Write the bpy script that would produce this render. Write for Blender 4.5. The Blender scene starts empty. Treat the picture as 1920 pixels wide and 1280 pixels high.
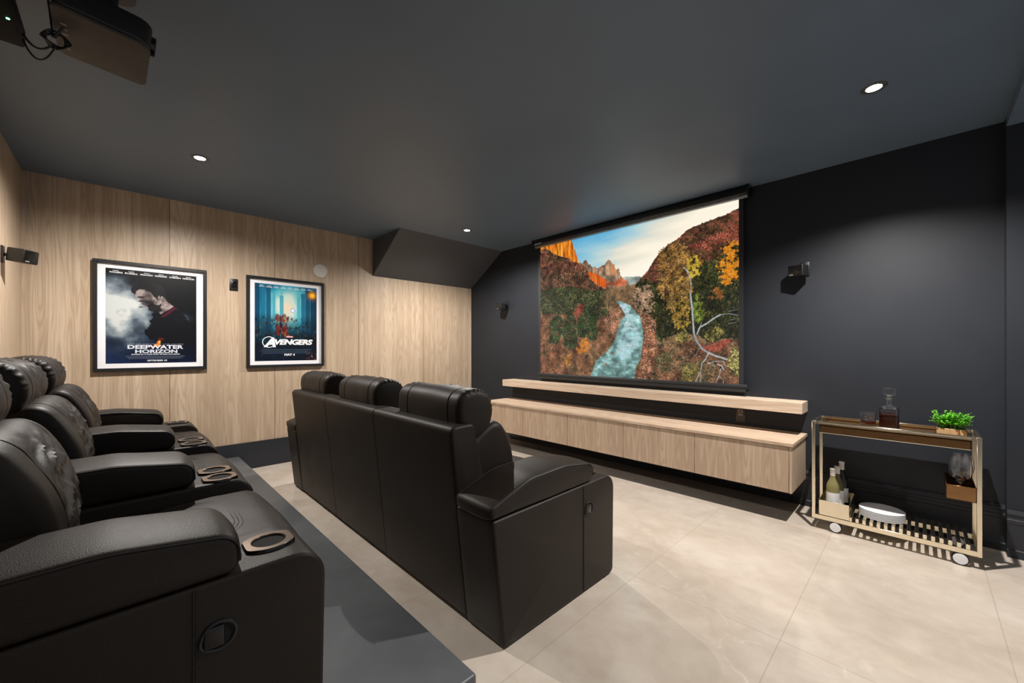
import bpy, bmesh, math, random
import numpy as np
from mathutils import Vector, Matrix, noise as mnoise
random.seed(4)
C=bpy.context.scene
PI=math.pi
# ------------------------------------------------------------------ camera, world, exposure
CAMX,CAMH=4.9135,1.25; YAW=math.radians(45.658)
cd=bpy.data.cameras.new('camera'); cam=bpy.data.objects.new('camera',cd); C.collection.objects.link(cam)
cam.location=(CAMX,0,CAMH); cam.rotation_euler=(PI/2,math.radians(.052),YAW)
cd.sensor_fit='HORIZONTAL'; cd.sensor_width=36; cd.lens=748.54/1920*36; cd.shift_x=0; cd.shift_y=-(640-654.16)/1920
cd.clip_start=.02; C.camera=cam
C.view_settings.view_transform='Standard'; C.view_settings.look='None'; C.view_settings.exposure=0; C.view_settings.gamma=1
C.view_settings.use_curve_mapping=False
wd=bpy.data.worlds.new('ambient_fill'); C.world=wd; wd.use_nodes=True
wd.node_tree.nodes['Background'].inputs[0].default_value=(.80,.88,1.0,1); wd.node_tree.nodes['Background'].inputs[1].default_value=.36  # even bluish background added as soft fill through the open right side
ROOM_H=2.655; D=3.911; REAR=-.56; RIGHT=6.3
# x, y, watts, beam angle
LAMPS=[(1.165,2.92,250,160),(4.739,2.898,400,136),(1.215,.411,250,165),(4.74,.411,14,140),(5.75,1.5,270,140)]

# ------------------------------------------------------------------ tagging
def link(o,parent=None):
    C.collection.objects.link(o)
    if parent is not None: o.parent=parent
    return o
def tag(o,label=None,cat=None,group=None,kind=None):
    if label: o['label']=label
    if cat: o['category']=cat
    if group: o['group']=group
    if kind: o['kind']=kind
    return o
def thing(name,loc,label,cat,group=None,rz=0):
    o=bpy.data.objects.new(name,None); o.empty_display_size=.05; link(o); o.location=loc; o.rotation_euler=(0,0,rz)
    return tag(o,label,cat,group)
def copy_tree(o,parent=None):
    c=o.copy(); C.collection.objects.link(c)
    if parent is not None: c.parent=parent
    for ch in o.children: copy_tree(ch,c)
    return c

# ------------------------------------------------------------------ mesh builder
class MB:
    def __init__(s): s.v=[]; s.f=[]; s.m=[]; s.sm=[]
    def add(s,vs,fs,mi=0,smooth=False):
        b=len(s.v); s.v+=[tuple(p) for p in vs]; s.f+=[tuple(i+b for i in f) for f in fs]; s.m+=[mi]*len(fs); s.sm+=[smooth]*len(fs); return s
    def box(s,x0,x1,y0,y1,z0,z1,mi=0):
        v=[(x,y,z) for x in (x0,x1) for y in (y0,y1) for z in (z0,z1)]
        return s.add(v,[(0,1,3,2),(4,6,7,5),(0,4,5,1),(2,3,7,6),(0,2,6,4),(1,5,7,3)],mi)
    def rbox(s,x0,x1,y0,y1,z0,z1,r=.004,seg=2,mi=0,M=None):
        bm=bmesh.new(); bmesh.ops.create_cube(bm,size=1)
        for v in bm.verts: v.co=Vector(((x0+x1)/2+v.co.x*(x1-x0),(y0+y1)/2+v.co.y*(y1-y0),(z0+z1)/2+v.co.z*(z1-z0)))
        bmesh.ops.bevel(bm,geom=bm.edges[:],offset=r,segments=seg,profile=.5,affect='EDGES')
        bm.verts.index_update()
        vs=[(M@v.co if M else v.co)[:] for v in bm.verts]
        s.add(vs,[[v.index for v in f.verts] for f in bm.faces],mi,True); bm.free(); return s
    def tube(s,pts,r,n=8,mi=0,closed=False,cap=True):
        P=[Vector(p) for p in pts]; N=len(P); rings=[]
        up=Vector((0,0,1)); prev=None
        for i,p in enumerate(P):
            if closed: t=(P[(i+1)%N]-P[i-1])
            else: t=P[min(i+1,N-1)]-P[max(i-1,0)]
            if t.length<1e-9: t=Vector((1,0,0))
            t.normalize()
            if prev is None:
                a=up if abs(t.z)<.9 else Vector((1,0,0)); u=t.cross(a).normalized()
            else:
                u=(prev-t*prev.dot(t)); u=u.normalized() if u.length>1e-6 else t.orthogonal().normalized()
            prev=u; w=t.cross(u); rr=r[i] if isinstance(r,(list,tuple)) else r
            rings.append([(p+(u*math.cos(2*PI*k/n)+w*math.sin(2*PI*k/n))*rr)[:] for k in range(n)])
        vs=[q for R in rings for q in R]; fs=[]
        for i in range(N if closed else N-1):
            for k in range(n):
                a=i*n+k; b=i*n+(k+1)%n; c=((i+1)%N)*n+(k+1)%n; d=((i+1)%N)*n+k; fs.append((a,d,c,b))
        if cap and not closed: fs+= [tuple(range(n)),tuple((N-1)*n+k for k in reversed(range(n)))]
        return s.add(vs,fs,mi,True)
    def lathe(s,prof,c=(0,0,0),n=32,mi=0,axis='z',cap=True):
        vs=[]
        for r,h in prof:
            for k in range(n):
                a=2*PI*k/n; x,y=r*math.cos(a),r*math.sin(a)
                q={'z':(x,y,h),'y':(x,h,y),'x':(h,x,y)}[axis]; vs.append((c[0]+q[0],c[1]+q[1],c[2]+q[2]))
        fs=[]; N=len(prof)
        for i in range(N-1):
            for k in range(n):
                a=i*n+k;b=i*n+(k+1)%n;d=(i+1)*n+k;e=(i+1)*n+(k+1)%n
                fs.append((a,b,e,d) if axis!='y' else (a,d,e,b))
        if cap: fs+=[tuple(reversed(range(n))),tuple((N-1)*n+k for k in range(n))]
        return s.add(vs,fs,mi,True)
    def poly(s,pts,fn,d0,d1,mi=0):
        """prism: 2-D outline placed by fn(a,b,depth)"""
        n=len(pts); vs=[fn(a,b,d0) for a,b in pts]+[fn(a,b,d1) for a,b in pts]
        fs=[tuple(range(n)),tuple(reversed(range(n,2*n)))]+[(i,i+n,(i+1)%n+n,(i+1)%n) for i in range(n)]
        return s.add(vs,fs,mi)
    def disp(s,fn):
        """push vertices along their normals by fn(co)"""
        me=bpy.data.meshes.new('t'); me.from_pydata(s.v,[],s.f); me.update(); N=[v.normal.copy() for v in me.vertices]
        s.v=[tuple(Vector(p)+n*fn(Vector(p),n)) for p,n in zip(s.v,N)]; bpy.data.meshes.remove(me); return s
    def build(s,name,mats,parent=None,at=None,**tg):
        if not isinstance(mats,(list,tuple)): mats=[mats]
        off=Vector(at) if at is not None else Vector((0,0,0))
        me=bpy.data.meshes.new(name); me.from_pydata([tuple(Vector(p)-off) for p in s.v],[],s.f)
        for m in mats: me.materials.append(m)
        me.polygons.foreach_set('material_index',s.m); me.polygons.foreach_set('use_smooth',s.sm)
        bm=bmesh.new(); bm.from_mesh(me); bmesh.ops.recalc_face_normals(bm,faces=bm.faces[:]); bm.to_mesh(me); bm.free()
        if any(s.sm):
            try: me.set_sharp_from_angle(angle=math.radians(42))
            except Exception: pass
        me.update(); o=bpy.data.objects.new(name,me); link(o,parent)
        if at is not None and parent is None: o.location=off
        return tag(o,**tg) if tg else o

# rounded 2-D polygon: list of (a,b,r)
def rpoly(P,step=.012):
    out=[]; n=len(P)
    for i in range(n):
        p0,p1,p2=Vector(P[i-1][:2]),Vector(P[i][:2]),Vector(P[(i+1)%n][:2]); r=P[i][2] if len(P[i])>2 else 0
        a=(p0-p1);b=(p2-p1);la,lb=a.length,b.length;a.normalize();b.normalize()
        ang=math.acos(max(-1,min(1,a.dot(b))))
        if r<=0 or ang>3.12: out.append(p1); continue
        t=min(r/math.tan(ang/2),la*.49,lb*.49); rr=t*math.tan(ang/2)
        c=p1+(a+b).normalized()*(rr/math.sin(ang/2)); s=p1+a*t-c; e=p1+b*t-c
        a0=math.atan2(s.y,s.x);a1=math.atan2(e.y,e.x);da=(a1-a0+PI)%(2*PI)-PI
        k=max(3,int(abs(da)/.28)+1)
        out+=[c+Vector((math.cos(a0+da*j/k),math.sin(a0+da*j/k)))*rr for j in range(k+1)]
    # resample long edges
    res=[];n=len(out)
    for i in range(n):
        p,q=out[i],out[(i+1)%n]; L=(q-p).length
        if L<1e-6: continue
        k=max(1,int(L/step))
        res+=[p.lerp(q,j/k) for j in range(k)]
    return res
def smooth_closed(P,k=6):
    """Catmull-Rom through the points"""
    n=len(P);V=[Vector(p) for p in P];out=[]
    for i in range(n):
        a,b,c,d=V[i-1],V[i],V[(i+1)%n],V[(i+2)%n]
        for j in range(k):
            t=j/k; out.append(.5*((2*b)+(-a+c)*t+(2*a-5*b+4*c-d)*t*t+(-a+3*b-3*c+d)*t**3))
    return out
def loft(mb,prof,x0,x1,r=.02,grooves=(),step=.03,gw=.006,gd=.004,dome=0,bulge=0,axis='x',mi=0,seg=4):
    """sweep a closed (y,z) outline along x with rounded ends, grooves at given x and optional crown"""
    n=len(prof); area=sum(prof[i].x*prof[(i+1)%n].y-prof[(i+1)%n].x*prof[i].y for i in range(n)); sg=1 if area>0 else -1
    N=[]
    for i in range(n):
        t=(prof[(i+1)%n]-prof[i-1]).normalized(); N.append(Vector((t.y,-t.x))*sg)
    cen=sum(prof,Vector((0,0)))/n
    st=[]
    if dome>0:
        for s_ in (.15,.45,.75): st.append((x0-dome*(1-s_*s_)**.5 if False else x0+dome*(s_**2.2)-0,r,s_))
        base0=x0+dome
    else: base0=x0
    for j in range(seg+1):
        a=PI/2*j/seg; st.append((base0+r*(1-math.sin(a)) if False else base0+r*(1-math.cos(PI/2-a+0)) if False else base0+r*(1-math.cos(a)) ,r*(1-math.sin(a)),1))
    xi=base0+r; xe=(x1-dome if dome>0 else x1)-r
    xs=set(); k=max(1,int((xe-xi)/step))
    for j in range(1,k): xs.add(round(xi+(xe-xi)*j/k,5))
    G=[]
    for g in grooves:
        xs={x for x in xs if abs(x-g)>gw*1.5}
        for dx,dd in ((-gw,0),(-gw*.4,gd),(gw*.4,gd),(gw,0)): G.append((g+dx,dd))
    mid=sorted([(x,0) for x in xs]+G)
    for x,dd in mid: st.append((x,dd,1))
    m=(base0+(x1-dome if dome>0 else x1))
    for j in range(seg,-1,-1):
        a=PI/2*j/seg; st.append((m-(base0+r*(1-math.cos(a))),r*(1-math.sin(a)),1))
    if dome>0:
        for s_ in (.75,.45,.15): st.append((x1-dome*(s_**2.2),r,s_))
    vs=[];L=x1-x0
    for x,ins,sc in st:
        b=bulge*(1-((x-x0)/L*2-1)**2)
        for p,nn in zip(prof,N):
            q=p-nn*(ins-b)
            if sc<1: q=cen+(q-cen)*sc
            vs.append((x,q.x,q.y) if axis=='x' else (q.x,x,q.y) if axis=='y' else (q.x,q.y,x))
    fs=[];S=len(st)
    for i in range(S-1):
        for k2 in range(n):
            a=i*n+k2;b=i*n+(k2+1)%n;c=(i+1)*n+(k2+1)%n;d=(i+1)*n+k2; fs.append((a,b,c,d))
    c0=len(vs);vs.append((st[0][0],)+tuple(cen) if axis=='x' else (cen.x,st[0][0],cen.y) if axis=='y' else (cen.x,cen.y,st[0][0]))
    vs.append((st[-1][0],)+tuple(cen) if axis=='x' else (cen.x,st[-1][0],cen.y) if axis=='y' else (cen.x,cen.y,st[-1][0]))
    for k2 in range(n): fs.append((c0,(k2+1)%n,k2)); fs.append((c0+1,(S-1)*n+k2,(S-1)*n+(k2+1)%n))
    return mb.add(vs,fs,mi,True)

# ------------------------------------------------------------------ materials
class NT:
    def __init__(s,name):
        s.m=bpy.data.materials.new(name); s.m.use_nodes=True; s.t=s.m.node_tree; s.t.nodes.clear()
        s.o=s.n('ShaderNodeOutputMaterial'); s.p=s.n('ShaderNodeBsdfPrincipled'); s.t.links.new(s.p.outputs[0],s.o.inputs[0])
    def n(s,t,**k):
        x=s.t.nodes.new(t)
        for a,b in k.items(): setattr(x,a,b)
        return x
    def l(s,a,b): s.t.links.new(a,b)
    def co(s): return s.n('ShaderNodeTexCoord').outputs['Object']
    def map(s,scale=(1,1,1),loc=(0,0,0),src=None,rot=(0,0,0)):
        m=s.n('ShaderNodeMapping'); m.inputs['Scale'].default_value=scale; m.inputs['Location'].default_value=loc; m.inputs['Rotation'].default_value=rot
        s.l(src or s.co(),m.inputs[0]); return m.outputs[0]
    def noise(s,vec,scale=5,detail=4,rough=.5,dist=0):
        x=s.n('ShaderNodeTexNoise'); x.inputs['Scale'].default_value=scale; x.inputs['Detail'].default_value=detail; x.inputs['Roughness'].default_value=rough; x.inputs['Distortion'].default_value=dist
        s.l(vec,x.inputs['Vector']); return x.outputs['Fac']
    def math(s,op,a,b=None,c=None,clamp=False):
        x=s.n('ShaderNodeMath',operation=op); x.use_clamp=clamp
        for i,v in enumerate((a,b,c)):
            if v is None: continue
            if isinstance(v,(int,float)): x.inputs[i].default_value=v
            else: s.l(v,x.inputs[i])
        return x.outputs[0]
    def ramp(s,fac,stops):
        x=s.n('ShaderNodeValToRGB'); e=x.color_ramp.elements
        while len(e)<len(stops): e.new(.5)
        for el,(p,c) in zip(e,stops): el.position=p; el.color=(*c,1)
        s.l(fac,x.inputs[0]); return x.outputs[0]
    def mixc(s,f,a,b,mode='MIX'):
        x=s.n('ShaderNodeMix',data_type='RGBA',blend_type=mode)
        for i,v in ((0,f),(6,a),(7,b)):
            if isinstance(v,(int,float)): x.inputs[i].default_value=v
            elif isinstance(v,tuple): x.inputs[i].default_value=(*v,1)
            else: s.l(v,x.inputs[i])
        return x.outputs[2]
    def bump(s,h,strength=.3,dist=.002):
        b=s.n('ShaderNodeBump'); b.inputs['Strength'].default_value=strength; b.inputs['Distance'].default_value=dist; s.l(h,b.inputs['Height']); s.l(b.outputs[0],s.p.inputs['Normal'])
    def set(s,**k):
        for a,b in k.items():
            i=s.p.inputs[{'base':'Base Color','rough':'Roughness','metal':'Metallic','ior':'IOR','trans':'Transmission Weight','emis':'Emission Color','estr':'Emission Strength','spec':'Specular IOR Level','coat':'Coat Weight','croug':'Coat Roughness','alpha':'Alpha','sheen':'Sheen Weight'}[a]]
            if isinstance(b,(int,float)): i.default_value=b
            elif isinstance(b,tuple): i.default_value=(*b,1)
            else: s.l(b,i)
        return s
def srgb(r,g,b):
    f=lambda c:(c/255/12.92) if c/255<=.04045 else ((c/255+.055)/1.055)**2.4
    return (f(r),f(g),f(b))
def plain(name,base,rough=.5,metal=0,var=.12,scale=30,**k):
    t=NT(name); n=t.noise(t.co(),scale,3)
    t.set(base=t.ramp(n,[(.3,tuple(c*(1-var) for c in base)),(.7,tuple(min(1,c*(1+var)) for c in base))]),rough=rough,metal=metal,**k); return t.m
def leather(name,base=(.0150,.0105,.0076),rough=.47):
    t=NT(name); co=t.co()
    n=t.noise(co,6,4); v=t.n('ShaderNodeTexVoronoi'); v.inputs['Scale'].default_value=420; t.l(co,v.inputs['Vector'])
    f=t.noise(co,900,2)
    t.set(base=t.ramp(n,[(.25,tuple(c*.8 for c in base)),(.75,tuple(c*1.2 for c in base))]),rough=t.math('MULTIPLY_ADD',n,.16,rough-.06),spec=.27)
    t.bump(t.math('ADD',v.outputs['Distance'],t.math('MULTIPLY',f,.5)),.35,.0009); return t.m
def wood(name,along='z',across='y',off=0.0,lo=srgb(174,153,130),hi=srgb(199,181,159),strip=.19,seams=(),rough=.42,mul=1.0):
    """pale ash-oak laminate: strips of differing tone, cathedral figure, fine pores along the grain"""
    t=NT(name); co=t.co(); sp=t.n('ShaderNodeSeparateXYZ'); t.l(co,sp.inputs[0])
    A=sp.outputs['XYZ'.index(along.upper())]; B=sp.outputs['XYZ'.index(across.upper())]
    Cc=sp.outputs[3-'XYZ'.index(along.upper())-'XYZ'.index(across.upper())]
    w=t.math('ADD',t.math('DIVIDE',B,strip),off+17.3)
    wob=t.noise(t.map((1.3,1.3,1.3)),1,1); w=t.math('ADD',w,t.math('MULTIPLY',wob,.0))
    idx=t.math('FLOOR',w); wn=t.n('ShaderNodeTexWhiteNoise',noise_dimensions='1D'); t.l(idx,wn.inputs['W'])
    cb=t.n('ShaderNodeCombineXYZ'); t.l(t.math('MULTIPLY',B,7.5),cb.inputs[0]); t.l(t.math('ADD',t.math('MULTIPLY',A,.62),t.math('MULTIPLY',wn.outputs[0],37)),cb.inputs[1]); t.l(t.math('MULTIPLY',Cc,6),cb.inputs[2])
    big=t.noise(cb.outputs[0],1,2.5,.45,.25)
    fig=t.math('PINGPONG',t.math('MULTIPLY',big,15),.5); fig=t.math('MULTIPLY',fig,2)
    fig=t.math('POWER',fig,2.2)
    cp=t.n('ShaderNodeCombineXYZ'); t.l(t.math('MULTIPLY',B,160),cp.inputs[0]); t.l(t.math('MULTIPLY',A,3.2),cp.inputs[1]); t.l(t.math('MULTIPLY',Cc,160),cp.inputs[2])
    pore=t.noise(cp.outputs[0],1,3,.6)
    cs=t.n('ShaderNodeCombineXYZ'); t.l(t.math('MULTIPLY',B,22),cs.inputs[0]); t.l(t.math('MULTIPLY',A,.5),cs.inputs[1]); t.l(wn.outputs[0],cs.inputs[2])
    st=t.noise(cs.outputs[0],1,3,.5)
    f=t.math('ADD',t.math('ADD',t.math('MULTIPLY',wn.outputs[0],.14),.06),t.math('ADD',t.math('MULTIPLY',st,.46),t.math('MULTIPLY',pore,.30)))
    f=t.math('SUBTRACT',f,t.math('MULTIPLY',fig,.17))
    lo=tuple(c*mul for c in lo);hi=tuple(min(.95,c*mul) for c in hi)
    col=t.ramp(f,[(.18,tuple(c*.86 for c in lo)),(.42,lo),(.66,hi),(.85,tuple(min(1,c*1.06) for c in hi))])
    if seams:
        m=None
        for s_ in seams:
            d=t.math('ABSOLUTE',t.math('SUBTRACT',B,s_)); g=t.math('LESS_THAN',d,.0022); m=g if m is None else t.math('MAXIMUM',m,g)
        col=t.mixc(m,col,(.06,.045,.035))
    t.set(base=col,rough=rough,spec=.35); t.bump(pore,.08,.0006); return t.m
def paint(name,base,rough=.5,spec=.4):
    t=NT(name); co=t.co(); n=t.noise(co,2.2,3); f=t.noise(co,260,2)
    t.set(base=t.ramp(n,[(.3,tuple(c*.94 for c in base)),(.7,tuple(c*1.06 for c in base))]),rough=t.math('MULTIPLY_ADD',n,.10,rough-.05),spec=spec); t.bump(f,.06,.0005); return t.m
def glass(name,col=(1,1,1),ior=1.45,rough=0.0):
    t=NT(name); t.set(base=col,rough=rough,ior=ior,trans=1.0); return t.m
def emit(name,col,s):
    t=NT(name); t.set(base=(.8,.8,.8),emis=col,estr=s,rough=.5); return t.m
M={}
M['leather']=leather('black_leather'); M['stitch']=plain('stitch_thread',(.006,.005,.005),.7)
M['cupmetal']=plain('bronze_cup_metal',(.16,.115,.085),.32,.75); M['gloss_black']=plain('gloss_black_plastic',(.004,.004,.004),.22)
M['black']=plain('satin_black_plastic',(.010,.010,.011),.4); M['frame_black']=plain('black_lacquer_frame',(.012,.012,.013),.35)
M['ceil']=paint('dark_slate_ceiling_paint',(.112,.154,.210),.44,.4); M['wallp']=paint('charcoal_wall_paint',(.0150,.0180,.0245),.5,.36)
M['slope']=paint('charcoal_slope_paint',(.072,.076,.085),.5,.4)
M['base']=paint('black_baseboard_paint',(.020,.023,.029),.42,.45)
M['wood_wall']=wood('ash_wall_laminate','z','y',seams=(.32,1.19,2.12,3.051)); M['wood_rear']=wood('ash_rear_laminate','z','x',off=3,seams=(.9,1.8,2.7))
M['wood_door']=wood('ash_door_laminate','z','x',off=5,lo=srgb(176,153,131),hi=srgb(206,185,163),strip=.22); M['wood_top']=wood('ash_top_laminate','x','y',lo=srgb(184,160,138),hi=srgb(214,194,172),strip=.5); M['wood_shelf']=wood('ash_shelf_laminate','x','z',off=2,lo=srgb(188,166,145),hi=srgb(212,194,174),strip=.5)
M['wood_end']=wood('ash_end_laminate','z','y',off=8,lo=srgb(180,158,136),hi=srgb(208,188,166),strip=.3)
M['white']=plain('mat_board_white',(.78,.78,.82),.6,var=.02); M['ceramic']=plain('white_ceramic',(.80,.80,.82),.35,var=.02)
M['gold']=plain('champagne_metal',(.96,.88,.70),.19,1.0,var=.03); M['smoke']=plain('smoked_bronze_tray',(.30,.17,.075),.16,.9,var=.1)
M['grey']=plain('grey_metal',(.30,.31,.32),.4,.6); M['slot']=plain('slot_black',(.002,.002,.002),.9)
# ---- the projected picture: outlines of its parts, canvas units
PIC_POLY={'far_hill':[(494,236),(531,229),(561,237),(590,236),(618,251),(618,304),(494,291)],'peak':[(256,124),(285,130),(293,118),(305,118),(320,144),(329,144),(345,163),(353,157),(372,170),(391,161),(414,157),(434,133),(450,153),(465,168),(472,189),(483,188),(490,186),(498,221),(507,230),(535,254),(545,274),(507,279),(418,272),(361,253),(310,203),(260,145)],'peak_haze':[(372,195),(418,211),(454,213),(497,231),(490,246),(418,233),(380,216)],'peak_lit':[(450,154),(465,169),(470,192),(469,217),(454,216),(447,189)],'low_lit':[(310,176),(361,193),(421,230),(425,263),(410,271),(380,258),(341,227),(313,207)],'low_lit2':[(483,232),(511,240),(535,254),(521,268),(483,270),(436,261),(425,241),(458,251)],'cliff':[(2,-5),(46,-4),(148,-7),(214,-1),(237,59),(262,125),(243,124),(205,102),(166,82),(130,69),(60,35),(11,19)],'slope_l':[(7,11),(46,14),(84,43),(130,69),(183,85),(227,113),(269,133),(297,151),(313,177),(326,209),(364,250),(418,276),(421,324),(7,290)],'green_l':[(7,239),(96,237),(204,237),(278,260),(365,277),(423,290),(406,346),(439,397),(373,422),(250,393),(12,370)],'mount_r':[(1000,18),(944,48),(907,53),(863,61),(828,68),(804,75),(768,101),(724,121),(685,152),(659,179),(631,221),(575,273),(568,339),(1000,400)],'red_band':[(796,147),(871,126),(931,112),(973,106),(999,84),(999,154),(959,152),(901,153),(889,176),(847,156)],'green_r':[(575,273),(618,251),(679,285),(685,336),(666,373),(711,427),(698,541),(645,501),(618,435),(575,366)],'dark_r':[(859,229),(901,216),(999,154),(999,376),(822,360),(822,269)],'dark_r2':[(761,332),(996,356),(996,516),(956,527),(887,540),(853,512),(786,499),(675,528),(658,422),(658,322)],'ground_l':[(7,369),(156,371),(365,421),(439,397),(470,358),(531,356),(531,417),(501,470),(455,538),(373,609),(313,691),(7,700)],'ground_r':[(598,428),(655,445),(675,535),(761,542),(829,530),(873,543),(956,527),(996,516),(996,706),(598,705),(549,708),(576,622),(598,605),(612,527),(609,459)],'river':[(470,338),(494,339),(546,364),(575,396),(600,424),(607,467),(614,513),(604,572),(600,612),(575,652),(564,703),(313,691),(365,623),(439,566),(470,517),(486,469),(501,429),(524,409),(501,374)],'river_hi':[(490,352),(531,362),(546,404),(575,426),(575,466),(600,520),(575,566),(501,628),(470,600),(486,538),(509,477),(531,423),(516,396)],'bank_pink':[(439,387),(486,372),(524,406),(501,449),(486,476),(455,496),(423,467),(406,424)],'bank_r':[(568,366),(604,395),(645,417),(672,438),(666,502),(666,566),(645,631),(659,701),(568,703),(604,618),(618,513),(607,434)],'tree_grey':[(546,323),(575,293),(638,280),(659,334),(659,399),(618,415),(575,386)],'tree_bare':[(381,307),(439,271),(470,302),(470,358),(439,383),(390,366)],'tree_y1':[(679,202),(692,140),(731,116),(768,112),(798,141),(822,163),(863,200),(857,252),(810,288),(743,261),(692,248)],'tree_y2':[(679,259),(749,262),(810,258),(828,302),(816,385),(804,439),(749,460),(731,403),(692,337)],'tree_y3':[(810,197),(845,191),(863,229),(851,263),(822,277),(804,239)],'tree_y4':[(745,427),(767,374),(799,361),(811,415),(811,468),(786,486),(755,469)],'tree_g4':[(829,401),(841,340),(853,360),(870,410),(873,443),(853,464),(832,450)],'tree_o':[(916,234),(940,179),(959,170),(973,152),(998,183),(999,280),(981,302),(954,320),(931,302),(942,260)],'tree_o2':[(895,367),(901,333),(931,327),(942,347),(940,371)],'conifer0':[(65,533),(65,429),(106,384),(156,402),(156,488),(116,542)],'conifer1':[(165,550),(156,449),(204,359),(250,445),(250,551),(194,573)],'conifer2':[(255,505),(250,430),(273,383),(304,440),(304,507)],'conifer3':[(309,507),(295,388),(330,339),(369,443),(369,515),(339,525)],'bush_o':[(241,565),(259,521),(295,514),(322,536),(313,573),(269,595)],'bush_o2':[(161,651),(170,604),(204,588),(208,634),(194,665)],'bush_g1':[(666,630),(679,592),(724,578),(749,615),(731,660),(692,668)],'bush_g2':[(756,535),(768,498),(804,493),(816,524),(793,542)],'bush_g3':[(781,688),(787,633),(822,614),(851,637),(845,691)],'bush_g4':[(874,525),(890,484),(939,480),(944,509),(901,537)],'bush_g5':[(960,622),(970,566),(996,555),(996,677),(965,656)],'red_soil':[(859,543),(887,555),(929,538),(978,524),(964,550),(915,579),(882,573),(861,586)],'red_soil2':[(12,394),(65,381),(75,534),(194,573),(156,690),(7,696)],'red_soil3':[(223,383),(259,333),(295,344),(287,388),(250,408)]}
PIC_LINES=[(2,7,(168,172,172),[(789,222),(809,248),(819,279),(822,302),(820,360)]),(7,9,(168,172,172),[(819,338),(826,401),(829,447),(833,503)]),(9,10,(140,145,145),[(833,503),(847,540),(867,568),(890,582)]),(6,8,(168,172,172),[(845,506),(856,479),(882,465),(910,445),(935,432)]),(5,2,(130,135,135),[(935,432),(964,430),(996,439)]),(4,2,(168,172,172),[(856,479),(864,458)]),(9,7,(168,172,172),[(890,582),(915,594),(937,600),(959,608)]),(7,4,(168,172,172),[(890,582),(879,607),(864,625)]),(4,3,(168,172,172),[(864,625),(859,659),(847,681),(838,703)]),(3,2,(168,172,172),[(859,665),(861,683),(857,705)]),(4,2,(168,172,172),[(887,625),(915,615),(943,614),(954,635)]),(5,3,(190,195,195),[(924,627),(937,632),(948,649)]),(4,2,(168,172,172),[(935,644),(929,671),(915,704)]),(2,2,(168,172,172),[(929,671),(946,690),(944,702)]),(3,2,(168,172,172),[(915,636),(896,624),(885,622)]),(3,2,(140,135,125),[(856,562),(841,589),(820,617)]),(2,2,(150,145,135),[(777,605),(814,595)]),(3,2,(120,110,100),[(662,448),(679,535),(709,571)]),(2,2,(150,110,90),[(709,571),(755,552)]),(2,1,(160,165,165),[(964,422),(996,416)]),(2,1,(160,165,165),[(970,455),(993,450)]),(2,1,(168,172,172),[(964,469),(993,465)]),(3,4,(45,38,35),[(437,307),(435,361),(435,412)]),(2,1,(45,38,35),[(435,361),(421,319)]),(2,1,(45,38,35),[(435,348),(452,315)]),(2,2,(80,70,70),[(389,434),(387,382),(393,348)]),(2,2,(70,60,45),[(752,236),(736,203),(708,179)]),(2,1,(70,60,45),[(752,236),(766,208)])]
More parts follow.
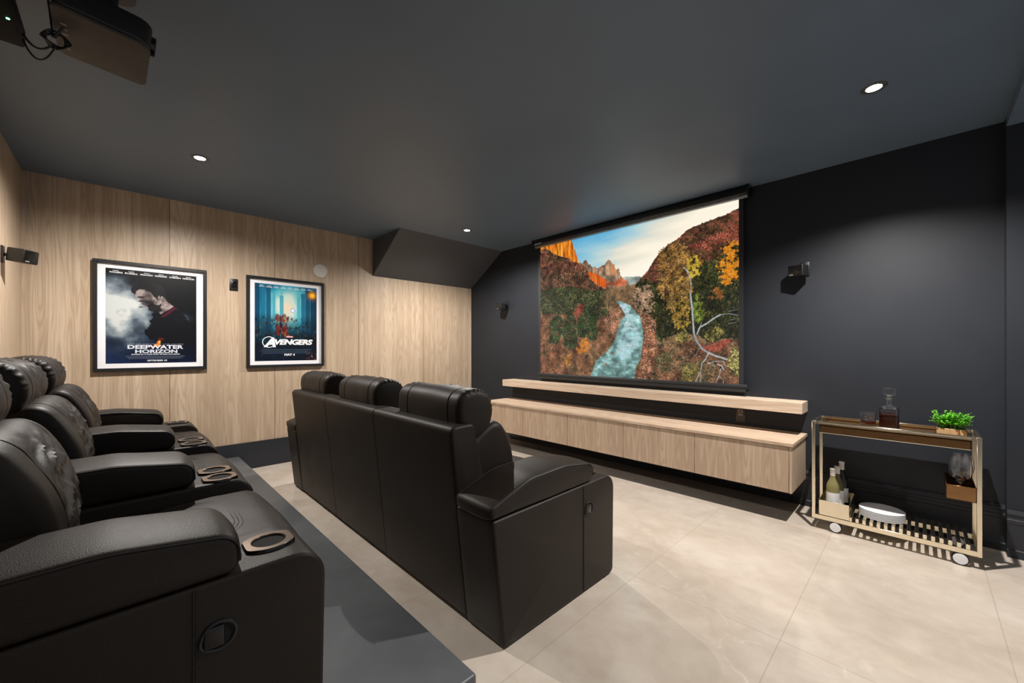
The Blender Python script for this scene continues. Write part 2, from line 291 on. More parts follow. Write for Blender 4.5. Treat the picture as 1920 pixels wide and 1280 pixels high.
class Canvas:
    """a small raster painter: the picture the projector throws and the printed posters are painted here as flat artwork"""
    def __init__(s,w,h,uw,seed=1):
        s.w,s.h=w,h; s.k=w/uw; s.rng=np.random.RandomState(seed)
        s.a=np.zeros((h,w,3),np.float32); s.Y,s.X=np.mgrid[0:h,0:w].astype(np.float32)
    def noise(s,sx,sy,oct=4,seed=0):
        out=np.zeros((s.h,s.w),np.float32); amp=1; tot=0
        for o in range(oct):
            r=np.random.RandomState(seed*17+o+3)
            gx=max(2,int(s.w/max(1.5,sx*s.k)*2**o)+2); gy=max(2,int(s.h/max(1.5,sy*s.k)*2**o)+2)
            gx=min(gx,s.w); gy=min(gy,s.h)
            g=r.rand(gy+1,gx+1).astype(np.float32)
            fx=s.X/s.w*(gx-1); fy=s.Y/s.h*(gy-1); ix=fx.astype(int); iy=fy.astype(int); tx=fx-ix; ty=fy-iy
            tx=tx*tx*(3-2*tx); ty=ty*ty*(3-2*ty)
            out+=amp*((g[iy,ix]*(1-tx)+g[iy,ix+1]*tx)*(1-ty)+(g[iy+1,ix]*(1-tx)+g[iy+1,ix+1]*tx)*ty); tot+=amp; amp*=.5
        return out/tot
    def mask(s,pts,rough=0,seed=0):
        P=[((-40 if x<12 else 1040 if x>986 and s.w>700 else x)*s.k,(y if y<688 else y+50)*s.k) for x,y in pts] if s.w>700 else [(x*s.k,y*s.k) for x,y in pts]; m=np.zeros((s.h,s.w),bool)
        X=s.X; Y=s.Y
        if rough:
            X=X+(s.noise(7,7,3,seed+5)-.5)*rough*2*s.k; Y=Y+(s.noise(7,7,3,seed+9)-.5)*rough*2*s.k
        n=len(P)
        for i in range(n):
            x1,y1=P[i]; x2,y2=P[(i+1)%n]
            if y1==y2: continue
            c=((Y>=min(y1,y2))&(Y<max(y1,y2)))&(X<(x2-x1)*(Y-y1)/(y2-y1)+x1)
            m^=c
        return m
    def put(s,m,col,a=1.0):
        m=m.astype(np.float32)*a if m.dtype==bool else m*a
        s.a=s.a*(1-m[...,None])+np.asarray(col,np.float32)*m[...,None]
    def mix(s,pal,t):
        t=np.clip(t,0,.9999)*(len(pal)-1); i=t.astype(int); f=(t-i)[...,None]; pal=np.array(pal,np.float32)
        return pal[i]*(1-f)+pal[np.minimum(i+1,len(pal)-1)]*f
    def dab(s,x,y,rx,ry,col,a=1.0):
        x*=s.k;y*=s.k;rx=max(rx*s.k,.45);ry=max(ry*s.k,.45)
        x0=max(int(x-rx-1),0);x1=min(int(x+rx+2),s.w);y0=max(int(y-ry-1),0);y1=min(int(y+ry+2),s.h)
        if x1<=x0 or y1<=y0: return
        d=((s.X[y0:y1,x0:x1]-x)/rx)**2+((s.Y[y0:y1,x0:x1]-y)/ry)**2
        m=np.clip(1.35-d,0,1)[...,None]*a
        s.a[y0:y1,x0:x1]=s.a[y0:y1,x0:x1]*(1-m)+np.asarray(col,np.float32)*m
    def scatter(s,m,n,r0,r1,pal,asp=1.0,jit=14,a=.85,order=True):
        if s.w>700: n=int(n*1.7); r0*=.6; r1*=.72; jit*=1.3
        ys,xs=np.nonzero(m)
        if len(ys)==0: return
        idx=s.rng.randint(0,len(ys),n)
        if order: idx=np.sort(idx)
        for i in idx:
            r=r0+(r1-r0)*s.rng.rand()**2; c=np.array(pal[s.rng.randint(len(pal))],float)+s.rng.randn()*jit
            s.dab(xs[i]/s.k,ys[i]/s.k,r,r*asp,np.clip(c,3,255),a)
    def line(s,w0,w1,col,pts,jit=8):
        for (x1,y1),(x2,y2) in zip(pts,pts[1:]):
            n=int(math.hypot(x2-x1,y2-y1)*1.2)+2
            for i in range(n):
                t=i/n; s.dab(x1+(x2-x1)*t,y1+(y2-y1)*t,(w0+(w1-w0)*t)/2,(w0+(w1-w0)*t)/2,np.array(col)+s.rng.randn()*jit,.9)

def paint_valley():
    c=Canvas(820,576,1000,4); Q=PIC_POLY; n1=c.noise(60,60,5,1); n2=c.noise(12,12,4,2); n3=c.noise(5,5,2,3); vs=c.noise(5,60,4,6)
    u=c.X/c.w; v=c.Y/c.h
    st=c.noise(260,40,4,11)
    t=np.clip(.10+1.45*(u-.12)*.9+v*1.25-.12+(st-.5)*.35-.25*np.clip(1-v*3,0,1)*np.clip((u-.2)*4,0,1),0,1)
    sky=c.mix([(70,158,208),(110,180,214),(165,205,216),(228,224,208),(253,243,222),(255,248,230)],t)
    c.a[:]=sky
    wisp=np.clip((c.noise(200,16,4,14)-.55)*4,0,1)*np.clip(1-np.abs(v-.25)*3,0,1); c.put(wisp*.25,(245,232,220))
    def mk(k,r=3,sd=0): return c.mask(Q[k],r,sd)
    m=mk('far_hill',2); c.put(m,c.mix([(150,160,150),(120,130,125)],n2))
    m=mk('peak',4,3); c.put(m,c.mix([(78,66,58),(122,98,80),(165,128,98),(96,82,70)],vs*1.3-.15))
    c.put(mk('peak_lit',3),c.mix([(150,95,60),(222,150,98)],vs)); c.put(mk('peak_haze',8),(112,108,92),.5)
    m=mk('low_lit',5,2); c.put(m,c.mix([(120,45,18),(205,92,28),(238,140,55)],vs*1.5-.25)); c.put(mk('low_lit2',6),c.mix([(120,62,45),(190,105,68)],n2))
    m=mk('cliff',2,4); c.put(m,c.mix([(70,35,18),(190,92,25),(238,150,42),(255,196,80)],vs*1.7-.35))
    c.put(m&(c.noise(18,18,3,8)>.56)&(v>.11)&(u<.17),(62,52,24),.8)
    lowm=(v>.375+.02*n2); c.put(lowm,c.mix([(70,58,40),(120,92,66),(96,84,60)],n2)); c.scatter(lowm,2500,.8,2.6,[(84,70,48),(140,108,80),(60,60,40),(110,90,60)],1)
    m=mk('slope_l',5,7); c.put(m,c.mix([(30,22,18),(72,40,32),(120,70,55),(60,44,34)],n2*1.6-.3))
    c.scatter(m,2600,1.2,4,[(38,38,24),(60,36,26),(104,62,48),(50,52,32),(158,104,84),(24,26,16),(36,44,26)],1.2,16)
    c.scatter(m&((v>.22)|(n1>.52)),1700,1.4,4,[(30,40,24),(44,54,32),(22,28,18),(70,70,44)],1.3,8)
    m=mk('mount_r',4,8); c.put(m,c.mix([(50,38,26),(92,52,40),(128,68,52)],n2*1.5-.25))
    c.scatter(m&(v<.55),3400,1.2,4,[(52,50,30),(76,50,36),(34,36,20),(110,64,48),(60,58,36)],1.2,16)
    c.scatter(m&(n1>.5),1500,1.4,4,[(36,40,24),(52,54,32),(28,30,18)],1.3,8)
    m=mk('red_band',7,3); c.scatter(m,1300,1.2,4,[(140,66,52),(168,82,64),(112,50,40),(60,36,28),(64,54,34)],.8)
    for k in ('dark_r','dark_r2','green_r'):
        m=mk(k,6); c.put(m,c.mix([(16,20,13),(40,46,26)],n2)); c.scatter(m,1500,1.5,5,[(36,46,24),(18,24,14),(56,62,32),(88,74,42),(60,50,30)],1.6,8)
    for k in ('ground_l','ground_r'):
        m=mk(k,5); c.put(m,c.mix([(40,28,20),(92,62,44),(128,88,64),(70,66,46)],n1*1.3-.15)); c.scatter(m,3200,1,3.5,[(84,52,40),(130,82,62),(48,42,30),(168,120,96),(96,88,60),(34,28,22),(60,66,44)],.8,16)
        c.scatter(m&(n1>.52),1500,1.5,4.5,[(44,48,32),(62,64,42),(30,30,22),(104,96,66)],1.1,10)
    m=mk('green_l',7,2); c.put(m,c.mix([(22,28,18),(50,60,34)],n2)); c.scatter(m,2200,1.5,5,[(44,58,32),(24,32,20),(72,84,48),(60,56,34),(110,84,60)],1.5,8)
    m=mk('bank_pink',5); c.scatter(m,700,1.2,4,[(196,142,116),(160,100,80),(215,170,140),(120,80,64)],.7)
    m=mk('bank_r',6); c.scatter(m,1100,1.5,6,[(190,120,92),(150,88,66),(214,150,120),(84,58,46),(120,90,66)],.7)
    for k in ('red_soil','red_soil2','red_soil3'):
        c.scatter(mk(k,6),900,1,3.4,[(160,74,54),(120,50,40),(190,96,70),(84,40,34),(64,34,28)],.9)
    m=mk('river',3); rv=c.noise(26,9,4,21)
    c.put(m,c.mix([(66,88,84),(96,128,124),(136,166,166)],rv+.25-.55*np.clip(v-.75,0,1)*2))
    m2=m&(c.mask(Q['river_hi'],10,5)); c.put(m2,c.mix([(110,146,148),(154,190,194),(205,224,226)],rv*1.7-.35),.85)
    c.scatter(m2&(v<.66),420,1,4,[(235,246,246),(190,222,226)],.35,6,.6); c.scatter(m2,150,1,3,[(60,80,78),(110,84,72)],.5,6,.7)
    c.scatter(m&(v<.56)&(v>.46)&(u<.46),60,3,7,[(250,246,236)],.7,3,.35)
    for x,y in ((420,640),(455,585)): c.dab(x,y,10,6,(120,70,55),.7)
    def tree(k,n,r0,r1,pal,asp=1.1,rough=8,base=None):
        m=mk(k,rough*(2.0 if k[:4]=='tree' else 1.3),len(k))
        if base is not None: c.put(m&(n2<.62),base,.55)
        c.scatter(m&(n2+.25*n3<.74),n,r0,r1,pal,asp,16,.8)
        if base is not None: c.scatter(m&(n2>.55),n//5,r0,r1*.9,[(44,42,26),(70,60,36),(30,34,22)],asp,8,.7)
    tree('tree_bare',600,1,3,[(110,86,62),(140,112,84),(86,70,52),(92,100,60)])
    tree('tree_grey',1100,1,3.5,[(165,132,108),(190,156,130),(120,92,76),(140,112,88)],1.1,9,(118,92,74))
    oy=[(160,112,50),(130,92,42),(182,134,62),(84,62,34),(140,106,66),(58,50,30)]
    tree('tree_y1',2600,1.2,4,oy,1.1,10,(118,86,40)); tree('tree_y2',2000,1.2,4,[(170,126,60),(144,108,60),(190,146,58),(110,86,58),(70,60,38)],1.1,10,(120,90,44))
    tree('tree_y3',500,1.5,4.5,[(190,160,48),(160,134,44),(206,172,60)],1.1,8,(130,110,40)); tree('tree_y4',700,1.2,4,[(160,124,48),(130,104,44),(180,142,52)],1.1,8,(104,84,38))
    tree('tree_g4',600,1.5,4,[(92,108,36),(70,86,30),(120,130,44)],1.5,5,(52,62,26))
    tree('tree_o',1500,1.5,5,[(226,142,28),(200,118,26),(238,160,44),(160,94,26)],1.2,9,(168,100,28)); tree('tree_o2',260,1.5,4,[(150,92,40),(120,74,34)])
    for k in range(4): tree('conifer%d'%k,700,1.5,4.5,[(38,60,34),(26,42,26),(52,76,40),(60,70,36)],1.9,6,(22,32,20))
    tree('bush_o',320,1.5,4.5,[(224,136,36),(190,108,32),(150,90,36)],1.2); tree('bush_o2',160,1.5,4,[(180,116,36),(150,96,34)])
    for k in ('bush_g1','bush_g2','bush_g3','bush_g4','bush_g5'):
        tree(k,420,1.2,4,{'bush_g5':[(170,160,90),(120,116,60),(200,190,120),(70,66,40)],'bush_g1':[(90,84,56),(60,58,46),(110,102,66)]}.get(k,[(120,108,48),(90,84,40),(150,136,66),(60,56,34)]),1.1,8,(56,52,36))
    lumi=(.38+1.15*c.noise(26,26,5,31)); dark=np.clip((205-c.a.max(2))/40,0,1); c.a*=(1+(lumi-1)*dark)[...,None]*(1+.16*dark)[...,None]
    for w0,w1,col,pts in PIC_LINES: c.line(w0*.85,w1*.85,col,pts)
    rr=(c.rng.rand(c.h,c.w,1)-.5)*14*(c.a.mean(2,keepdims=True)<190)
    return np.clip(c.a+rr,0,255)

def paint_smoke():
    c=Canvas(330,444,100,7); u=c.X/c.w; v=c.Y/c.h
    n=c.noise(38,38,6,2); n2=c.noise(16,16,5,5)
    light=np.clip(1.25-np.hypot((u-.10)*1.15,(v-.44)*1.25)*1.75,0,1)*(.15+1.5*n2*n+.35*n)
    light=np.maximum(light,np.clip(1-np.hypot((u-.84)*5,(v-.53)*9),0,1)*.5*n2*2)
    light*=np.clip(v*9,0,1)
    base=c.mix([(3,4,8),(8,16,38),(20,40,78)],np.clip((v-.35)*1.1+(n2-.5)*.6-(u-.5)*.5,0,1))
    cl=c.mix([(10,14,22),(58,72,86),(130,142,150),(186,192,192)],np.clip(light*1.25+(n2-.5)*.35*light,0,1))
    w=np.clip(light*2.2,0,1)[...,None]; c.a[:]=base*(1-w)+cl*w
    def ph(pts,r=0): return c.mask([(x*100,y*134.5) for x,y in pts],r)
    c.put(ph([(.46,.50),(.53,.44),(.56,.38),(.70,.33),(.80,.42),(.92,.55),(.98,.75),(.9,.82),(.6,.80),(.44,.72),(.40,.66),(.47,.58)],5),(7,8,14),.97)
    c.put(ph([(.72,.37),(.77,.39),(.66,.46),(.58,.50),(.60,.47)],1.5),(74,16,34),.85)
    c.put(ph([(.32,.31),(.28,.25),(.31,.21),(.40,.19),(.52,.21),(.56,.28),(.60,.26),(.72,.37),(.58,.46),(.55,.42),(.44,.405),(.41,.395),(.42,.375),(.39,.365),(.355,.355),(.345,.345),(.365,.32)],1.2),c.mix([(28,26,28),(84,76,76),(150,140,138),(62,54,54)],np.clip(n2*1.9-.45,0,1)))
    for x,y,rx,ry,col,al in ((37,44,3.5,1.1,(20,18,20),.9),(33.5,41,2,1,(190,180,176),.5),(34.5,47,1.6,1,(205,196,192),.6),(36,52.5,2.6,.8,(22,16,18),.9),(38,55,2.5,1,(160,148,146),.5),(55,37.5,2.4,4.2,(30,26,28),.9),(55.6,37,1.5,3,(150,132,128),.8),(63,45,3,4,(176,160,156),.55),(43,40,4,3,(120,104,100),.5),(36,38,4,1.2,(14,12,14),.8)): c.dab(x,y,rx,ry,col,al)
    c.put(ph([(.44,.36),(.56,.33),(.60,.42),(.56,.455),(.46,.41)],5),(14,12,14),.85)
    c.put(ph([(.25,.245),(.28,.17),(.36,.11),(.48,.10),(.58,.14),(.64,.22),(.65,.29),(.60,.26),(.57,.22),(.53,.29),(.50,.27),(.47,.22),(.36,.20),(.31,.215),(.29,.26)],2),c.mix([(6,6,8),(34,32,34)],n2))
    for x,y,rx,ry,col in ((53,108,3.5,2,(255,170,30)),(55,105,2,4,(255,120,20)),(56.5,103,1.2,3,(255,200,60)),(50,110,5,1,(230,110,20)),(58,99,4,2.5,(92,24,24)),(56.5,109,3,1.3,(255,150,30))): c.dab(x,y,rx,ry,col,.8)
    c.put((v<.045),(2,2,4),.9)
    return np.clip(c.a,0,255)

def paint_city():
    c=Canvas(330,444,100,9); u=c.X/c.w; v=c.Y/c.h; n=c.noise(20,20,5,2); n2=c.noise(8,8,4,5)
    c.a[:]=c.mix([(20,96,132),(70,170,190),(190,214,205),(225,205,180)],np.clip(1-np.hypot((u-.52)*1.5,(v-.30)*1.7)*1.5+(n-.5)*.5,0,1))
    for x0,x1,y0,col in ((0,7,0,(8,52,78)),(9,16,8,(20,92,120)),(17,24,2,(14,66,96)),(27,31,14,(60,140,160)),(38,44,18,(52,132,152)),(40,42,6,(70,150,168)),(66,72,20,(60,150,168)),(73,80,12,(20,86,116)),(80,88,4,(12,58,88)),(89,100,10,(8,40,62))):
        m=(u*100>x0)&(u*100<x1)&(v*134.5>y0)&(v<.75); c.put(m,np.array(col)*1.0,.85)
        c.put(m&((np.floor(v*90)%2)==0)&((np.floor(u*120)%3)>0),np.array(col)*1.5+10,.5)
    g=np.clip((v-.38)*2.4,0,1)+(n-.5)*.7*np.clip((v-.25)*3,0,1); c.put(np.clip(g,0,1),(6,10,16),.93)
    c.scatter((v>.42)&(v<.74),240,.6,2.4,[(10,40,58),(16,60,80),(60,70,70),(12,14,20),(40,20,18)],1.4,8,.6)
    c.scatter((v>.40)&(v<.68)&(u>.32)&(u<.52),90,1,3,[(90,16,20),(120,30,24),(50,10,14),(160,110,60)],1.8,8,.6)
    for a in range(0,40):
        t=a/40*6.28; r=9+9*c.rng.rand(); c.line(1.0,.3,(20,22,30) if a%2 else (210,150,70),[(92+3*math.cos(t),14+3*math.sin(t)),(92+r*math.cos(t),14+r*math.sin(t))],6)
    for r,col in ((8,(200,110,20)),(6,(240,160,30)),(3.2,(255,220,90))): c.dab(92,14,r,r,col,.85)
    c.dab(59,44,4,5,(120,150,240),.6); c.dab(59,44,2.2,3,(235,240,255),.95)
    c.scatter((v>.88)&(u>.80),14,.8,2.4,[(255,90,30),(255,150,60),(200,40,20)],1,8,.8); c.scatter((v>.75)&(v<.93),10,.5,1.2,[(200,40,30)],1,8,.7)
    c.put(v>.80,(8,22,44),.45)
    return np.clip(c.a,0,255)
# ------------------------------------------------------------------ room shell
def tile_floor():
    t=NT('beige_stone_tile'); co=t.co(); sp=t.n('ShaderNodeSeparateXYZ'); t.l(co,sp.inputs[0])
    X,Y=sp.outputs[0],sp.outputs[1]
    def seam(v,o,p): return t.math('ABSOLUTE',t.math('SUBTRACT',t.math('FLOORED_MODULO',t.math('ADD',v,-o+p/2+40*p),p),p/2))
    g=t.math('LESS_THAN',t.math('MINIMUM',seam(X,3.815,.676),seam(Y,2.018,1.352)),.0018)
    n=t.noise(t.map((1.1,1.6,1)),1.6,5,.55,.5); n2=t.noise(t.map((9,9,9),rot=(0,0,.7)),1,5,.6,.3)
    vv=t.n('ShaderNodeTexVoronoi',feature='DISTANCE_TO_EDGE'); vv.inputs['Scale'].default_value=1.15
    wn=t.n('ShaderNodeTexNoise'); wn.inputs['Scale'].default_value=2.2; wn.inputs['Detail'].default_value=6; t.l(co,wn.inputs['Vector'])
    dv=t.mixc(.62,(0,0,0),(0,0,0)); mx=t.n('ShaderNodeVectorMath',operation='MULTIPLY_ADD'); t.l(wn.outputs['Color'],mx.inputs[0]); mx.inputs[1].default_value=(.9,.9,.9); t.l(co,mx.inputs[2]); t.l(mx.outputs[0],vv.inputs['Vector'])
    vein=t.math('SUBTRACT',1,t.math('MULTIPLY',vv.outputs['Distance'],75),clamp=True); vein=t.math('MULTIPLY',vein,t.math('MULTIPLY',t.math('SUBTRACT',n2,.42,clamp=True),4,clamp=True))
    vein=t.math('MULTIPLY',vein,t.math('MULTIPLY',t.math('SUBTRACT',t.noise(t.map((.9,.9,.9),loc=(3,1,0)),1,2),.47,clamp=True),7,clamp=True))
    col=t.ramp(t.math('ADD',t.math('MULTIPLY',n,.65),t.math('MULTIPLY',n2,.35)),[(.3,srgb(168,156,143)),(.5,srgb(184,173,161)),(.72,srgb(199,190,178))])
    col=t.mixc(t.math('MULTIPLY',vein,.55),col,srgb(228,216,200)); col=t.mixc(t.math('MULTIPLY',g,.55),col,srgb(150,138,124))
    t.set(base=col,rough=t.math('MULTIPLY_ADD',n2,.06,.09),spec=.55); t.bump(t.math('ADD',n2,t.math('MULTIPLY',g,-2)),.03,.001); return t.m
M['floor']=tile_floor()
def slab(name,mat,x0,x1,y0,y1,z0,z1):
    return MB().box(x0,x1,y0,y1,z0,z1).build(name,mat,kind='structure')
XR=RIGHT
slab('floor',M['floor'],-.12,XR,REAR-.12,D+.12,-.12,0)
slab('ceiling',M['ceil'],-.12,XR,REAR-.12,D+.12,ROOM_H,ROOM_H+.12)
slab('wall_left',M['wood_wall'],-.12,0,REAR-.12,D+.12,0,ROOM_H)
slab('wall_back',M['wood_rear'],0,XR,REAR-.12,REAR,0,ROOM_H)
slab('wall_front',M['wallp'],0,XR,D,D+.12,0,ROOM_H)
# slope under the stairs in the far left corner of the ceiling
MB().poly([(0,ROOM_H),(.706,ROOM_H),(0,2.19)],lambda a,b,d:(a,d,b),2.305,D).build('ceiling_slope',M['slope'],kind='structure')
# the wall steps forward at the right end and carries a shallow soffit
slab('wall_pier',M['wallp'],5.277,XR,3.822,D,0,ROOM_H)
slab('ceiling_soffit',M['ceil'],5.277,XR,1.2,3.822,2.592,ROOM_H)
# baseboards
MB().box(0,.015,REAR,D,0,.279).build('baseboard_left',M['base'],kind='structure')
def stepped(name,x0,x1,y):
    pr=[(0,0),(.020,0),(.020,.045),(.016,.050),(.016,.200),(.019,.205),(.019,.225),(.014,.229),(.014,.248),(.018,.253),(.018,.262),(.009,.283),(0,.283)]
    MB().poly(pr,lambda a,b,d:(d,y-a,b),x0,x1).build(name,M['base'],kind='structure')
stepped('baseboard_front',.015,5.277,D); stepped('baseboard_pier',5.277,XR,3.822)
MB().box(0.02,XR,REAR,REAR+.015,0,.279).build('baseboard_back',M['base'],kind='structure')
# carpeted riser for the rear row
def riser_mat():
    t=NT('grey_riser_vinyl'); co=t.co(); n=t.noise(co,2.6,5,.6,.4); f=t.noise(co,500,2)
    t.set(base=t.ramp(n,[(.3,(.070,.076,.082)),(.7,(.112,.120,.128))]),rough=.42,spec=.45); t.bump(f,.12,.0006); return t.m
MB().rbox(.016,3.862,REAR+.016,.862,0,.15,.012,3).build('floor_riser',riser_mat(),kind='structure')

# ------------------------------------------------------------------ recessed downlights
M['lens']=emit('lamp_lens',(1,.93,.84),26); M['trim']=plain('dark_trim_ring',(.10,.10,.10),.35,.3)
lab=['small round downlight in the ceiling near the slanted bulkhead and screen','round downlight in the ceiling at the right above the bar cart','round downlight in the ceiling near the wood wall above the posters','round downlight in the ceiling overhead behind the view','round downlight in the ceiling at the open right side']
for (x,y,e,beam),lb in zip(LAMPS,lab):
    t=thing('downlight',(x,y,ROOM_H),lb,'ceiling light','recessed downlights in the dark ceiling')
    MB().lathe([(.034,.0),(.034,-.003),(.050,-.005),(.056,-.002),(.056,0)],n=40,cap=False).build('trim_ring',M['trim'],t)
    MB().lathe([(.0335,-.0005),(.0335,-.0025),(.02,-.0045),(.001,-.005)],n=32).build('lens',M['lens'],t)
    ld=bpy.data.lights.new('downlight_beam','SPOT'); ld.energy=e; ld.color=(1,.94,.875); ld.spot_size=math.radians(beam); ld.spot_blend=.8; ld.shadow_soft_size=.018
    lo=bpy.data.objects.new('downlight_beam',ld); link(lo,t); lo.location=(0,0,-.02)

# ------------------------------------------------------------------ painted pictures as coloured meshes
def picture(name,a,fn,parent,mat,at=None):
    """a: HxWx3 artwork in 0..255; fn(u,v) gives the surface point, v down"""
    h,w,_=a.shape; u,v=np.meshgrid((np.arange(w))/(w-1),(np.arange(h))/(h-1))
    P=fn(u.ravel(),v.ravel()); me=bpy.data.meshes.new(name); me.vertices.add(h*w); me.vertices.foreach_set('co',P.astype(np.float32).ravel())
    i=np.arange((h-1)*(w-1)); r,c=i//(w-1),i%(w-1); q=np.stack([r*w+c,(r+1)*w+c,(r+1)*w+c+1,r*w+c+1],1).astype(np.int32)
    me.loops.add(q.size); me.loops.foreach_set('vertex_index',q.ravel()); me.polygons.add(len(q)); me.polygons.foreach_set('loop_start',(np.arange(len(q))*4).astype(np.int32))
    try: me.polygons.foreach_set('loop_total',np.full(len(q),4,np.int32))
    except Exception: pass
    me.update(calc_edges=True)
    s=a.reshape(-1,3)/255.; lin=np.where(s<=.04045,s/12.92,((s+.055)/1.055)**2.4)
    at_=me.color_attributes.new('artwork','FLOAT_COLOR','POINT'); at_.data.foreach_set('color',np.concatenate([lin,np.ones((len(lin),1))],1).astype(np.float32).ravel())
    me.materials.append(mat); o=bpy.data.objects.new(name,me); link(o,parent); return o
def art_mat(name,emissive,rough=.4):
    t=NT(name); a=t.n('ShaderNodeAttribute',attribute_name='artwork')
    if emissive: t.set(base=(.008,.008,.008),emis=a.outputs['Color'],estr=emissive,rough=.9,spec=.1)
    else: t.set(base=a.outputs['Color'],rough=rough,spec=.3)
    return t.m
def text_mesh(mb_name,txt,mat,parent,fn,w,h,mi=None,shear=0,bold=0,sp=1.0):
    """lettering stretched to w x h; fn(a,b)->point; flat raised print"""
    cu=bpy.data.curves.new('lettering','FONT'); cu.body=txt; cu.size=1; cu.shear=shear; cu.offset=bold; cu.space_character=sp; cu.resolution_u=3; cu.align_x='CENTER' if '\n' in txt else 'LEFT'
    ob=bpy.data.objects.new('lettering',cu); C.collection.objects.link(ob); dg=bpy.context.evaluated_depsgraph_get(); me=bpy.data.meshes.new_from_object(ob.evaluated_get(dg))
    bpy.data.objects.remove(ob); n=len(me.vertices); co=np.empty(n*3,np.float32); me.vertices.foreach_get('co',co); co=co.reshape(-1,3)
    mn,mx=co.min(0),co.max(0); s=(co-mn)/np.maximum(mx-mn,1e-6)
    P=np.array([fn(a*w,b*h) for a,b in s[:,:2]],np.float32); me.vertices.foreach_set('co',P.ravel()); me.materials.clear(); me.materials.append(mat); me.update(); me.name=mb_name
    o=bpy.data.objects.new(mb_name,me); link(o,parent); return o

# ------------------------------------------------------------------ projection screen
SX0,SX1,SZ0,SZ1=1.4875,3.802,.9385,2.556
scr=thing('projection_screen',((SX0+SX1)/2,3.86,SZ0),'large pull-down projection screen showing a canyon river between autumn trees','projection screen')
so=Vector(scr.location)
M['screen_black']=plain('matte_black_screen_border',(.016,.017,.019),.55)
MB().box(1.4485,3.838,3.866,3.870,.93,2.60).build('screen_fabric',M['screen_black'],scr,at=so)
picture('projected_picture',paint_valley(),lambda u,v:np.stack([SX0+(SX1-SX0)*u-so.x,np.full_like(u,3.8645-so.y),SZ1-(SZ1-SZ0)*v-so.z],1),scr,art_mat('projected_valley',1.0))
MB().rbox(1.40,3.885,3.80,3.905,2.575,2.640,.018,4).build('roller_case',M['gloss_black'],scr,at=so)
MB().rbox(1.415,3.875,3.835,3.862,2.556,2.580,.003,2).build('lower_lip',plain('pale_aluminium_lip',(.30,.31,.31),.45,.2),scr,at=so)
for x in (1.398,3.887): MB().rbox(x-.008,x+.008,3.80,3.91,2.57,2.652,.005,2).build('end_bracket',M['gloss_black'],scr,at=so)
MB().rbox(1.443,3.868,3.848,3.878,.872,.940,.008,3).box(1.443,3.868,3.842,3.85,.912,.916).build('weight_bar',M['screen_black'],scr,at=so)
MB().rbox(3.862,3.876,3.840,3.872,.872,.905,.006,2).build('bar_end_cap',M['gloss_black'],scr,at=so)
MB().box(1.445,1.56,3.7985,3.80,2.588,2.600).build('silver_plate',plain('silver_plate',(.55,.56,.57),.35,.5),scr,at=so)

# ------------------------------------------------------------------ wall-hung cabinets, worktop and shelf
cx=[.955,1.620,2.281,2.943,3.603,4.258]
cl=['wall-hung ash cabinet at the far left end under the worktop, partly behind the sofa','wall-hung ash cabinet, second from the left end of the run','wall-hung ash cabinet in the middle of the run under the screen','wall-hung ash cabinet, second from the right end of the run','wall-hung ash cabinet at the right end of the run beside the bar cart']
M['cab_in']=plain('cabinet_shadow_gap',(.03,.022,.018),.8)
for i in range(5):
    a,b=cx[i],cx[i+1]; t=thing('wall_cabinet',((a+b)/2,3.64,.2206),cl[i],'cabinet','row of wall-hung cabinets under the screen'); at=Vector(t.location)
    mb=MB().box(a,b,3.414,3.888,.2206,.552); mb.build('body',M['cab_in'],t,at=at)
    MB().rbox(a+.0018,b-.0018,3.395,3.413,.2215,.550,.0012,1).build('door',M['wood_door'],t,at=at)
    if i==4: MB().rbox(4.2595,4.276,3.395,3.888,.2206,.552,.001,1).build('end_panel',M['wood_end'],t,at=at)
    if i==0: MB().rbox(.938,.9535,3.395,3.888,.2206,.552,.001,1).build('end_panel',M['wood_end'],t,at=at)
MB().rbox(.930,4.284,3.387,3.9,.5535,.577,.0012,1).build('worktop',M['wood_top'],at=(2.6,3.64,.5535),label='long pale ash worktop running over the wall-hung cabinets',cat='worktop')
MB().rbox(.942,4.285,3.700,3.9105,.7515,.8360,.0012,1).build('floating_shelf',[M['wood_shelf']],at=(2.6,3.8,.7515),label='thick pale ash floating shelf on the dark wall under the screen',cat='shelf')
# outlet behind the shelf
t=thing('wall_outlet',(3.803,3.911,.655),'dark brown wall outlet between the floating shelf and the worktop','outlet'); at=Vector(t.location)
MB().rbox(3.764,3.842,3.905,3.9105,.598,.715,.003,2).build('cover_plate',plain('brown_outlet_plate',(.05,.042,.038),.35),t,at=at)
MB().rbox(3.782,3.824,3.899,3.906,.66,.715,.002,2).build('socket',plain('socket_grey',(.18,.165,.15),.4),t,at=at)
MB().box(3.790,3.794,3.8985,3.9,.676,.69).box(3.812,3.816,3.8985,3.9,.676,.69).box(3.799,3.807,3.8985,3.9,.698,.706).build('socket_slots',M['slot'],t,at=at)

